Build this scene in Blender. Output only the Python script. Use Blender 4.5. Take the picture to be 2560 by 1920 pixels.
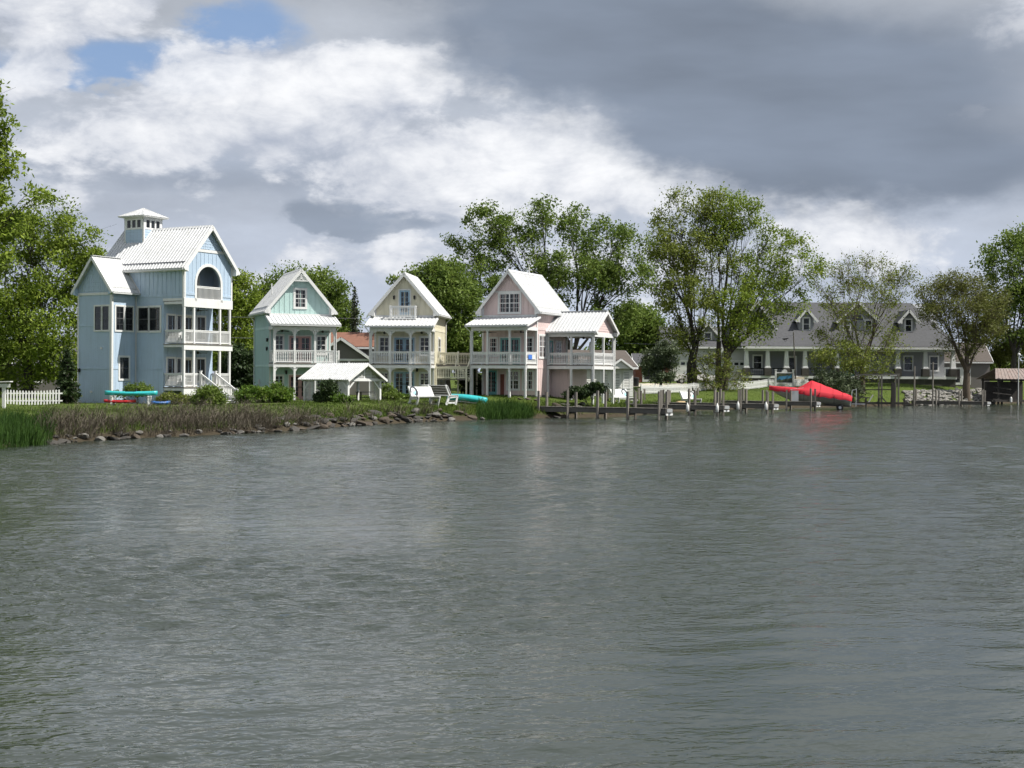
import bpy, bmesh, math, random
import numpy as np
from mathutils import Vector, Matrix

for _o in list(bpy.data.objects):
    bpy.data.objects.remove(_o, do_unlink=True)
scene = bpy.context.scene
COL = scene.collection
R = math.radians

# ------------------------------------------------------------------ camera
F_PX = 3500.0                      # focal length in pixels of a 2560 px wide frame (about 49 mm)
EYE = 3.0                          # metres above the water
cam_d = bpy.data.cameras.new('camera')
cam_d.sensor_width = 36.0
cam_d.lens = 36.0 * F_PX / 2560.0
cam_d.clip_start = 0.1
cam_d.clip_end = 6000.0
cam = bpy.data.objects.new('camera', cam_d)
COL.objects.link(cam)
cam.matrix_world = (Matrix.Translation((0, 0, EYE)) @ Matrix.Rotation(R(90 - 0.2455), 4, 'X')
                    @ Matrix.Rotation(0.006, 4, 'Z'))
scene.camera = cam

# ------------------------------------------------------------------ render settings
scene.view_settings.view_transform = 'Standard'
scene.view_settings.look = 'None'
scene.view_settings.exposure = 0.32
scene.view_settings.gamma = 1.0
scene.view_settings.use_curve_mapping = False
cy = scene.cycles
cy.max_bounces = 5
cy.diffuse_bounces = 2
cy.use_adaptive_sampling = True
cy.adaptive_threshold = 0.03
cy.glossy_bounces = 2
cy.transmission_bounces = 2
cy.transparent_max_bounces = 6
cy.caustics_reflective = False
cy.caustics_refractive = False
cy.sample_clamp_indirect = 6.0
cy.use_denoising = True

# ------------------------------------------------------------------ node expression helper
class E:
    """A float socket with arithmetic, so node graphs read like formulas."""
    def __init__(s, nt, sock): s.nt, s.k = nt, sock
    def _m(s, op, b=None, c=None, clamp=False):
        n = s.nt.nodes.new('ShaderNodeMath'); n.operation = op; n.use_clamp = clamp
        for i, q in enumerate((s, b, c)):
            if q is None: continue
            if isinstance(q, E): s.nt.links.new(q.k, n.inputs[i])
            else: n.inputs[i].default_value = float(q)
        return E(s.nt, n.outputs[0])
    def __add__(s, b): return s._m('ADD', b)
    __radd__ = __add__
    def __sub__(s, b): return s._m('SUBTRACT', b)
    def __rsub__(s, b): return s._m('MULTIPLY', -1.0)._m('ADD', b)
    def __mul__(s, b): return s._m('MULTIPLY', b)
    __rmul__ = __mul__
    def __truediv__(s, b): return s._m('DIVIDE', b)
    def __pow__(s, b): return s._m('POWER', b)
    def max(s, b): return s._m('MAXIMUM', b)
    def min(s, b): return s._m('MINIMUM', b)
    def clamp(s): return s._m('ADD', 0.0, clamp=True)
    def f(s, op, b=None): return s._m(op, b)
    def smooth(s, a, b):
        n = s.nt.nodes.new('ShaderNodeMapRange'); n.interpolation_type = 'SMOOTHSTEP'
        s.nt.links.new(s.k, n.inputs[0])
        n.inputs[1].default_value = a; n.inputs[2].default_value = b
        n.inputs[3].default_value = 0.0; n.inputs[4].default_value = 1.0
        return E(s.nt, n.outputs[0])

def nmix(nt, fac, a, b):
    n = nt.nodes.new('ShaderNodeMix'); n.data_type = 'RGBA'; n.clamp_factor = True
    for sock, q in ((n.inputs[0], fac), (n.inputs[6], a), (n.inputs[7], b)):
        if isinstance(q, E): nt.links.new(q.k, sock)
        elif hasattr(q, 'is_output'): nt.links.new(q, sock)
        elif isinstance(q, (int, float)): sock.default_value = q
        else: sock.default_value = (q[0], q[1], q[2], 1.0)
    return n.outputs[2]

def nnoise(nt, vec, scale, detail=4.0, rough=0.55, dist=0.0, out=0):
    n = nt.nodes.new('ShaderNodeTexNoise')
    if vec is not None: nt.links.new(vec, n.inputs['Vector'])
    n.inputs['Scale'].default_value = scale
    n.inputs['Detail'].default_value = detail
    n.inputs['Roughness'].default_value = rough
    n.inputs['Distortion'].default_value = dist
    return E(nt, n.outputs[0]) if out == 0 else n.outputs[1]

def nvec(nt, x, y, z):
    n = nt.nodes.new('ShaderNodeCombineXYZ')
    for i, q in enumerate((x, y, z)):
        if isinstance(q, E): nt.links.new(q.k, n.inputs[i])
        else: n.inputs[i].default_value = q
    return n.outputs[0]

# ------------------------------------------------------------------ sun
SUN_AZ = R(75)       # from "towards the camera" round to the right of the picture
SUN_EL = R(52)
sdir = Vector((math.sin(SUN_AZ) * math.cos(SUN_EL), -math.cos(SUN_AZ) * math.cos(SUN_EL), math.sin(SUN_EL)))
sun_d = bpy.data.lights.new('sun', 'SUN')
sun_d.energy = 5.0
sun_d.angle = R(0.53)
sun_d.color = (1.0, 0.955, 0.88)
sun = bpy.data.objects.new('sun', sun_d)
COL.objects.link(sun)
sun.rotation_euler = (-sdir).to_track_quat('-Z', 'Y').to_euler()
sun.location = (60, -20, 90)

# ------------------------------------------------------------------ sky: broken cloud over a Nishita blue
world = bpy.data.worlds.new('World')
scene.world = world
world.use_nodes = True
nt = world.node_tree
nt.nodes.clear()
w_out = nt.nodes.new('ShaderNodeOutputWorld')
w_bg = nt.nodes.new('ShaderNodeBackground')
nt.links.new(w_bg.outputs[0], w_out.inputs[0])
sky = nt.nodes.new('ShaderNodeTexSky')
sky.sky_type = 'NISHITA'
sky.sun_disc = False
sky.sun_elevation = SUN_EL
sky.sun_rotation = math.atan2(sdir.x, sdir.y)
sky.air_density = 1.1
sky.dust_density = 1.2
tc = nt.nodes.new('ShaderNodeTexCoord')
sp = nt.nodes.new('ShaderNodeSeparateXYZ')
nt.links.new(tc.outputs['Generated'], sp.inputs[0])
dx, dy, dz = (E(nt, sp.outputs[i]) for i in range(3))
az = dx.f('ARCTAN2', dy)
el = dz.f('ARCSINE')
gdir = nvec(nt, dx, dy, dz * 2.0)
w1 = nnoise(nt, gdir, 9.0, 3.0, 0.6)
w2 = nnoise(nt, nvec(nt, dx + 3.1, dy, dz * 2.0 + 1.7), 9.0, 3.0, 0.6)
w3 = nnoise(nt, gdir, 34.0, 4.0, 0.6)
# azimuth and elevation in thousandths of a frame pixel, warped by the noise so edges billow
U = az * 3.5 + 1.28 + (w1 - 0.5) * 0.22 + (w3 - 0.5) * 0.09
V = (el * -3.5) + 0.945 + (w2 - 0.5) * 0.13 - (w3 - 0.5) * 0.06

UV = nvec(nt, U, V, 0.0)

def blob(cx, cy_, rx, ry, k=1.0):
    return (cx, cy_, rx, ry, k)

def total(items):
    """Sum of soft elliptical patches in the warped sky coordinates."""
    acc = None
    for cx, cy_, rx, ry, k in items:
        a = nt.nodes.new('ShaderNodeVectorMath'); a.operation = 'MULTIPLY_ADD'
        nt.links.new(UV, a.inputs[0]); a.inputs[1].default_value = (1 / rx, 1 / ry, 0); a.inputs[2].default_value = (-cx / rx, -cy_ / ry, 0)
        d = nt.nodes.new('ShaderNodeVectorMath'); d.operation = 'DOT_PRODUCT'
        nt.links.new(a.outputs[0], d.inputs[0]); nt.links.new(a.outputs[0], d.inputs[1])
        p = nt.nodes.new('ShaderNodeMath'); p.operation = 'POWER'; p.inputs[0].default_value = 0.36788
        nt.links.new(d.outputs['Value'], p.inputs[1])
        q = nt.nodes.new('ShaderNodeMath'); q.operation = 'MULTIPLY_ADD'
        nt.links.new(p.outputs[0], q.inputs[0]); q.inputs[1].default_value = k
        if acc is None: q.inputs[2].default_value = 0.0
        else: nt.links.new(acc, q.inputs[2])
        acc = q.outputs[0]
    return E(nt, acc)

puff = nnoise(nt, gdir, 15.0, 7.0, 0.66, 0.25)
vo = nt.nodes.new('ShaderNodeTexVoronoi')           # cauliflower heads of the cumulus
vo.inputs['Scale'].default_value = 20.0
vo.inputs['Detail'].default_value = 3.0
vo.inputs['Roughness'].default_value = 0.55
vo.normalize = True
wv = nnoise(nt, gdir, 22.0, 2.0, 0.5, out=1)
wa = nt.nodes.new('ShaderNodeVectorMath'); wa.operation = 'MULTIPLY_ADD'
nt.links.new(wv, wa.inputs[0]); wa.inputs[1].default_value = (.035, .035, .035); nt.links.new(nvec(nt, dx, dy, dz * 1.5), wa.inputs[2])
nt.links.new(wa.outputs[0], vo.inputs['Vector'])
cauli = 1.0 - E(nt, vo.outputs['Distance']) * 1.5
broad = nnoise(nt, nvec(nt, dx, dy, dz * 3.0), 4.5, 2.0, 0.55)
streak = nnoise(nt, nvec(nt, dx + dz * .6, dy, dz * 4.2), 5.0, 4.0, 0.55)

base_v = (broad - 0.5) * 0.45 + (streak - 0.5) * 0.55 + (puff - 0.5) * 0.30 + 1.0
low = el.smooth(0.0, 0.30)
base = nmix(nt, low, (0.435, 0.485, 0.58), (0.360, 0.388, 0.435))  # unseen sky above the frame is raised so the water reflects brighter
bm = nt.nodes.new('ShaderNodeVectorMath'); bm.operation = 'SCALE'
nt.links.new(base, bm.inputs[0]); nt.links.new(base_v.k, bm.inputs['Scale'])
base = bm.outputs[0]

# blue openings
blue_m = total([blob(.64, .10, .14, .09), blob(.36, .20, .26, .065), blob(.10, .225, .14, .04, .5),
                blob(1.26, .19, .07, .05, .6)])
blue_m = (blue_m + (w3 - 0.5) * 0.9 + (puff - 0.5) * 0.5).smooth(0.28, 0.80)
sk = nt.nodes.new('ShaderNodeVectorMath'); sk.operation = 'SCALE'
nt.links.new(sky.outputs[0], sk.inputs[0]); sk.inputs['Scale'].default_value = 0.08
blue_c = nmix(nt, 0.65, sk.outputs[0], (0.185, 0.325, 0.60))
col = nmix(nt, blue_m * 0.82, base, blue_c)

# grey bases of the nearer cloud
bank = (total([blob(.55, .45, .75, .07), blob(1.0, .56, .40, .05, .6)]) + (streak - 0.5) * 0.6).smooth(0.2, 1.0)
dv = (streak - 0.5) * 0.8 + (broad - 0.5) * 0.6 + 1.0
fcol = nvec(nt, dv * 0.265, dv * 0.310, dv * 0.39)
col = nmix(nt, bank * 0.6, col, fcol)

# pale cumulus: crisp lit heads, soft greyer feet
heads = total([blob(.68, .27, .30, .13, 1.2), blob(.97, .22, .20, .08, .6), blob(.13, .10, .24, .10, .9), blob(.12, .24, .06, .05, 1.0),
               blob(.30, .05, .14, .05, .5), blob(1.40, .40, .20, .10, 1.4), blob(1.10, .46, .26, .09, 1.15), blob(1.68, .47, .26, .06, 1.0),
               blob(.25, .40, .35, .12, .45), blob(1.3, .66, 1.3, .09, .52), blob(2.10, .57, .20, .07, .7), blob(.20, .53, .18, .05, .4),
               blob(2.52, .12, .22, .13, .55), blob(2.38, .315, .04, .022, 1.0), blob(1.24, .14, .07, .08, .7), blob(.9, .83, 1.5, .07, .35)])
gen = broad.smooth(0.48, 0.66) * el.smooth(0.29, 0.42) * 0.7  # pale cloud only above the frame, strengthened to brighten the lake's reflection
white_m = (heads + gen + (cauli - 0.5) * 0.75 + (puff - 0.5) * 1.0).smooth(0.32, 0.64)
wl = cauli * 0.62 + (puff - 0.5) * 1.0 + heads.min(1.4) * 0.20 + (broad - 0.5) * 0.3 + 0.05
wl = wl.smooth(0.14, 0.94)
wcol = nmix(nt, wl, (0.335, 0.375, 0.46), (0.83, 0.835, 0.85))
col = nmix(nt, white_m * 0.93, col, wcol)

# heavy grey bank overhead on the right, streaky, soft edged
dark_m = total([blob(2.05, .25, .62, .22, 1.1), blob(1.45, .10, .46, .15, 1.05), blob(.80, -.04, .5, .06, .9),
                blob(2.25, .45, .46, .09, .65), blob(1.80, .37, .22, .06, .5)])
dark_m = (dark_m + (streak - 0.5) * 0.45 + (w3 - 0.5) * 0.14).smooth(0.25, 0.90)
dcol = nvec(nt, dv * 0.170, dv * 0.205, dv * 0.265)
col = nmix(nt, dark_m * 0.93, col, dcol)
# small dark cloud foot with a crisp edge
foot = (total([blob(.83, .535, .13, .055), blob(.98, .57, .15, .035, .8)]) + (w3 - 0.5) * 0.35).smooth(0.36, 0.72)
col = nmix(nt, foot * 0.75, col, nvec(nt, dv * 0.235, dv * 0.28, dv * 0.355))
nt.links.new(col, w_bg.inputs[0])
w_bg.inputs[1].default_value = 1.0
world.cycles.sampling_method = 'NONE'

# ------------------------------------------------------------------ materials
def srgb(r, g, b):
    return tuple((c / 12.92 if c <= 0.04045 else ((c + 0.055) / 1.055) ** 2.4) for c in (r / 255, g / 255, b / 255))

def new_mat(name):
    m = bpy.data.materials.new(name); m.use_nodes = True
    t = m.node_tree
    return m, t, t.nodes['Principled BSDF']

def mat(name, rgb, rough=0.6, var=0.12, scale=2.5, bump=0.0, bscale=20.0, metal=0.0, spec=0.4, dirt=None, dirt_amt=0.3, streak=0.0):
    """Painted or raw surface: base colour broken by two scales of noise, optional dirt tint and fine relief."""
    m, t, b = new_mat(name)
    tcn = t.nodes.new('ShaderNodeTexCoord')
    n1 = nnoise(t, tcn.outputs['Object'], scale, 5.0, 0.6)
    n2 = nnoise(t, tcn.outputs['Object'], scale * 9.0, 3.0, 0.6)
    f = (n1 - 0.5) * 1.3 + (n2 - 0.5) * 0.7 + 0.5
    lo = tuple(c * (1 - var) for c in rgb); hi = tuple(min(1, c * (1 + var)) for c in rgb)
    c = nmix(t, f.clamp(), lo, hi)
    if dirt:
        c = nmix(t, n1.smooth(0.5, 0.8) * dirt_amt, c, dirt)
    if streak:                                    # rain streaks and uneven fading, stretched downwards
        mp = t.nodes.new('ShaderNodeMapping'); mp.inputs['Scale'].default_value = (4.0, 4.0, 0.35); t.links.new(tcn.outputs['Object'], mp.inputs[0])
        sn = nnoise(t, mp.outputs[0], 1.0, 4.0, 0.65)
        c = nmix(t, sn.smooth(0.42, 0.78) * streak, c, tuple(q * 0.55 for q in rgb))
    t.links.new(c, b.inputs['Base Color'])
    t.links.new(((n2 - 0.5) * 0.25 + rough).clamp().k, b.inputs['Roughness'])
    b.inputs['Metallic'].default_value = metal
    b.inputs['Specular IOR Level'].default_value = spec
    if bump:
        bp = t.nodes.new('ShaderNodeBump'); bp.inputs['Strength'].default_value = bump
        bp.inputs['Distance'].default_value = 0.02
        nb = nnoise(t, tcn.outputs['Object'], bscale, 4.0, 0.6)
        t.links.new(nb.k, bp.inputs['Height']); t.links.new(bp.outputs[0], b.inputs['Normal'])
    return m

def leaf_mat(name, cols, trans=0.38):
    m, t, b = new_mat(name)
    g = t.nodes.new('ShaderNodeNewGeometry')
    rnd = E(t, g.outputs['Random Per Island'])
    tcn = t.nodes.new('ShaderNodeTexCoord')
    n = nnoise(t, tcn.outputs['Object'], 0.45, 3.0, 0.6)
    f = (rnd * 0.6 + (n - 0.5) * 1.3 + 0.2).clamp()
    c = nmix(t, f.smooth(0.0, 0.55), cols[0], cols[1])
    c = nmix(t, f.smooth(0.55, 1.0), c, cols[2])
    t.links.new(c, b.inputs['Base Color'])
    b.inputs['Roughness'].default_value = 0.55
    b.inputs['Specular IOR Level'].default_value = 0.25
    tr = t.nodes.new('ShaderNodeBsdfTranslucent')
    t.links.new(c, tr.inputs[0])
    mx = t.nodes.new('ShaderNodeMixShader'); mx.inputs[0].default_value = trans
    out = t.nodes['Material Output']
    t.links.new(b.outputs[0], mx.inputs[1]); t.links.new(tr.outputs[0], mx.inputs[2])
    t.links.new(mx.outputs[0], out.inputs[0])
    return m

M = {}
WHITE = (0.74, 0.745, 0.735)
M['white'] = mat('white_paint', WHITE, 0.5, 0.07, 1.2, dirt=(0.5, 0.5, 0.46), dirt_amt=0.25, streak=0.22)
M['white_worn'] = mat('worn_white_paint', (0.66, 0.67, 0.66), 0.6, 0.14, 3.0, dirt=(0.35, 0.35, 0.32), dirt_amt=0.35, bump=0.15)
M['cream_trim'] = mat('cream_paint', (0.72, 0.69, 0.56), 0.55, 0.07, 1.5)
M['blue'] = mat('pale_blue_siding', (0.435, 0.55, 0.68), 0.6, 0.07, 0.8, bump=0.1, bscale=9, streak=0.32)
M['mint'] = mat('mint_siding', (0.48, 0.655, 0.63), 0.6, 0.06, 0.8, bump=0.1, bscale=9, streak=0.32)
M['yellow'] = mat('butter_siding', (0.74, 0.70, 0.55), 0.6, 0.06, 0.8, bump=0.1, bscale=9, streak=0.32)
M['pink'] = mat('blush_siding', (0.70, 0.56, 0.54), 0.6, 0.06, 0.8, bump=0.1, bscale=9, streak=0.32)
def roof_mat():
    m, t, b = new_mat('white_metal_roof')
    tcn = t.nodes.new('ShaderNodeTexCoord')
    mp = t.nodes.new('ShaderNodeMapping'); mp.inputs['Scale'].default_value = (3.0, 3.0, 0.22); t.links.new(tcn.outputs['Object'], mp.inputs[0])
    st = nnoise(t, mp.outputs[0], 1.5, 4.0, 0.65); n = nnoise(t, tcn.outputs['Object'], 0.8, 4.0, 0.6)
    c = nmix(t, (st.smooth(0.40, 0.75) * 0.7 + (n - .5) * .4).clamp(), (0.61, 0.62, 0.625), (0.43, 0.435, 0.43))
    t.links.new(c, b.inputs['Base Color']); t.links.new(((n - .5) * .4 + .42).k, b.inputs['Roughness'])
    return m
M['roof'] = roof_mat()
M['roof_edge'] = mat('roof_trim_metal', (0.60, 0.61, 0.62), 0.45, 0.05)
M['sash_dark'] = mat('dark_grey_sash', (0.085, 0.09, 0.095), 0.5, 0.1)
M['guard'] = mat('snow_guard_rail', (0.20, 0.20, 0.24), 0.5, 0.1)
M['gutter'] = mat('gutter_metal', (0.62, 0.63, 0.63), 0.45, 0.06)
M['door_pink'] = mat('rose_door_paint', (0.52, 0.30, 0.29), 0.5, 0.08)
M['door_blue'] = mat('sky_blue_door_paint', (0.30, 0.46, 0.60), 0.5, 0.08)
M['door_teal'] = mat('teal_door_paint', (0.13, 0.36, 0.36), 0.5, 0.08)
M['black'] = mat('black_iron', (0.018, 0.018, 0.02), 0.5, 0.2)
M['deck'] = mat('weathered_decking', (0.20, 0.185, 0.165), 0.8, 0.22, 2.0, bump=0.3)
M['dock'] = mat('grey_dock_timber', (0.125, 0.117, 0.105), 0.85, 0.4, 1.6, bump=0.5, bscale=14, dirt=(0.05, 0.05, 0.045), dirt_amt=0.6)
M['dock_post'] = mat('dock_post_timber', (0.20, 0.183, 0.16), 0.85, 0.35, 2.2, bump=0.5, bscale=14, dirt=(0.05, 0.05, 0.04), dirt_amt=0.6)
M['dark_wood'] = mat('dark_wet_timber', (0.055, 0.05, 0.045), 0.85, 0.35, 2.0, bump=0.4)
M['grey_board'] = mat('bare_weathered_boards', (0.165, 0.155, 0.135), 0.9, 0.35, 3.0, bump=0.5)
M['fan'] = mat('fan_bronze', (0.02, 0.017, 0.015), 0.5, 0.2)
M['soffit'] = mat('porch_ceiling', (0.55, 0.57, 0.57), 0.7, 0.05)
M['grey_siding'] = mat('grey_lap_siding', (0.27, 0.28, 0.295), 0.6, 0.06, 0.6)
M['lt_grey_siding'] = mat('light_grey_siding', (0.50, 0.51, 0.51), 0.6, 0.06, 0.6)
M['white_siding'] = mat('white_clapboard', (0.68, 0.68, 0.65), 0.6, 0.07, 0.8)
M['slate'] = mat('grey_asphalt_shingles', (0.080, 0.082, 0.088), 0.85, 0.28, 3.0, bump=0.4, bscale=6)
M['black_roof'] = mat('charcoal_shingles', (0.045, 0.048, 0.055), 0.85, 0.25, 3.0, bump=0.3, bscale=6)
M['brown_roof'] = mat('red_brown_shingles', (0.205, 0.098, 0.066), 0.85, 0.25, 3.0, bump=0.3, bscale=6)
M['umber_roof'] = mat('dark_brown_shingles', (0.10, 0.085, 0.075), 0.85, 0.25, 3.0, bump=0.3, bscale=6)
M['taupe'] = mat('taupe_siding', (0.165, 0.155, 0.145), 0.7, 0.08, 1.0)
M['brick'] = mat('dull_red_brick', (0.20, 0.072, 0.055), 0.85, 0.3, 4.0, bump=0.3)
M['turquoise'] = mat('turquoise_hull_plastic', (0.035, 0.44, 0.46), 0.35, 0.08, 1.5, spec=0.5)
M['red_hull'] = mat('red_hull_plastic', (0.52, 0.025, 0.035), 0.35, 0.08, 1.5, spec=0.5)
M['blue_hull'] = mat('blue_hull_plastic', (0.03, 0.14, 0.42), 0.35, 0.08, 1.5, spec=0.5)
M['red_canvas'] = mat('red_canvas', (0.50, 0.020, 0.036), 0.75, 0.12, 1.4, bump=0.35, bscale=3)
M['red_seam'] = mat('dark_red_binding', (0.30, 0.012, 0.02), 0.8, 0.1)
M['gel'] = mat('cream_gelcoat', (0.62, 0.60, 0.52), 0.3, 0.05, spec=0.5)
M['rubber'] = mat('black_rubber', (0.02, 0.02, 0.02), 0.8, 0.2)
M['chrome'] = mat('brushed_metal', (0.55, 0.55, 0.56), 0.35, 0.08, metal=0.8)
M['truck'] = mat('white_car_paint', (0.72, 0.72, 0.72), 0.25, 0.03, spec=0.5)
M['tail'] = mat('red_lamp_plastic', (0.45, 0.02, 0.015), 0.25, 0.05)
M['concrete'] = mat('pale_concrete', (0.52, 0.475, 0.38), 0.85, 0.12, 0.4)
M['stone'] = mat('grey_fieldstone', (0.062, 0.058, 0.052), 0.9, 0.5, 1.3, bump=0.8, bscale=5, dirt=(0.055, 0.052, 0.04), dirt_amt=0.6)
M['stone_pale'] = mat('pale_fieldstone', (0.15, 0.143, 0.13), 0.9, 0.3, 1.6, bump=0.7, bscale=5, dirt=(0.11, 0.105, 0.09), dirt_amt=0.6)
M['stone_brown'] = mat('brown_fieldstone', (0.075, 0.060, 0.045), 0.9, 0.35, 1.6, bump=0.7, bscale=5, dirt=(0.06, 0.055, 0.04), dirt_amt=0.6)
M['rubble'] = mat('pale_rubble', (0.25, 0.24, 0.22), 0.9, 0.3, 1.6, bump=0.7, bscale=5, dirt=(0.12, 0.11, 0.1), dirt_amt=0.6)
M['bark'] = mat('dark_grey_bark', (0.060, 0.052, 0.043), 0.9, 0.35, 1.2, bump=0.8, bscale=7)
M['bark_l'] = mat('brown_twig_bark', (0.105, 0.082, 0.06), 0.9, 0.3, 1.5, bump=0.6, bscale=7)
M['rust'] = mat('rusty_sheet_metal', (0.27, 0.22, 0.20), 0.7, 0.4, 1.2, dirt=(0.13, 0.07, 0.055), dirt_amt=0.9)
M['flower_white'] = mat('white_petals', (0.7, 0.7, 0.62), 0.7, 0.08)
M['dull_red'] = mat('dull_red_cushion', (0.25, 0.03, 0.03), 0.8, 0.1)
M['teal_print'] = mat('pale_teal_print', (0.30, 0.62, 0.66), 0.6, 0.05)
M['navy_print'] = mat('black_navy_print', (0.012, 0.022, 0.035), 0.6, 0.1)
M['yellow_plank'] = mat('pale_yellow_sill', (0.62, 0.58, 0.40), 0.6, 0.1)
M['tan'] = mat('tan_fieldstone', (0.42, 0.31, 0.17), 0.85, 0.2, 2.0, bump=0.5)
M['sign_blue'] = mat('blue_sign_print', (0.07, 0.20, 0.62), 0.5, 0.08)
M['mesh_glass'] = None

def glass_mat():
    m, t, b = new_mat('dark_window_glass')
    tcn = t.nodes.new('ShaderNodeTexCoord')
    n = nnoise(t, tcn.outputs['Object'], 1.3, 2.0, 0.5)
    sc_ = t.nodes.new('ShaderNodeMapping'); sc_.inputs['Scale'].default_value = (2.2, 2.2, 0.25); t.links.new(tcn.outputs['Object'], sc_.inputs[0])
    cur = nnoise(t, sc_.outputs[0], 1.6, 3.0, 0.6)             # pale curtains and blinds behind some panes
    c = nmix(t, n.smooth(0.35, 0.7), (0.008, 0.010, 0.012), (0.030, 0.034, 0.038))
    c = nmix(t, cur.smooth(0.60, 0.70) * 0.5, c, (0.16, 0.16, 0.15))
    t.links.new(c, b.inputs['Base Color'])
    b.inputs['Roughness'].default_value = 0.06
    b.inputs['Specular IOR Level'].default_value = 0.5
    bp = t.nodes.new('ShaderNodeBump'); bp.inputs['Strength'].default_value = 0.05; bp.inputs['Distance'].default_value = 0.05
    nb = nnoise(t, tcn.outputs['Object'], 2.0, 1.0, 0.5)
    t.links.new(nb.k, bp.inputs['Height']); t.links.new(bp.outputs[0], b.inputs['Normal'])
    return m
M['glass'] = glass_mat()

M['leaf_fresh'] = leaf_mat('fresh_green_leaves', ((0.1, 0.15, 0.02), (0.21, 0.29, 0.036), (0.33, 0.395, 0.065)))
M['leaf_mid'] = leaf_mat('mid_green_leaves', ((0.075, 0.125, 0.024), (0.155, 0.225, 0.042), (0.245, 0.315, 0.066)))
M['leaf_olive'] = leaf_mat('olive_spring_leaves', ((0.1, 0.13, 0.024), (0.19, 0.235, 0.04), (0.275, 0.305, 0.064)))
M['leaf_bronze'] = leaf_mat('bronze_bud_leaves', ((0.092, 0.098, 0.028), (0.155, 0.172, 0.042), (0.215, 0.245, 0.06)))
M['leaf_dark'] = leaf_mat('dark_evergreen_leaves', ((0.017, 0.031, 0.011), (0.036, 0.063, 0.02), (0.07, 0.105, 0.028)), 0.15)
M['leaf_conifer'] = leaf_mat('dull_conifer_needles', ((0.026, 0.036, 0.021), (0.052, 0.068, 0.036), (0.078, 0.091, 0.047)), 0.1)
M['leaf_grey'] = leaf_mat('grey_green_needles', ((0.049, 0.073, 0.036), (0.101, 0.133, 0.07), (0.154, 0.182, 0.091)), 0.2)
M['leaf_shrub'] = leaf_mat('bright_shrub_leaves', ((0.044, 0.094, 0.013), (0.106, 0.188, 0.025), (0.213, 0.288, 0.044)))
M['grass_blade'] = leaf_mat('lawn_blades', ((0.045, 0.078, 0.012), (0.082, 0.125, 0.020), (0.135, 0.175, 0.034)), 0.25)
M['reed'] = leaf_mat('tall_reed_blades', ((0.026, 0.062, 0.012), (0.048, 0.105, 0.018), (0.085, 0.15, 0.03)), 0.25)
M['dry_stem'] = leaf_mat('dry_brush_stems', ((0.07, 0.056, 0.04), (0.14, 0.12, 0.09), (0.25, 0.218, 0.17)), 0.0)

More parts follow.
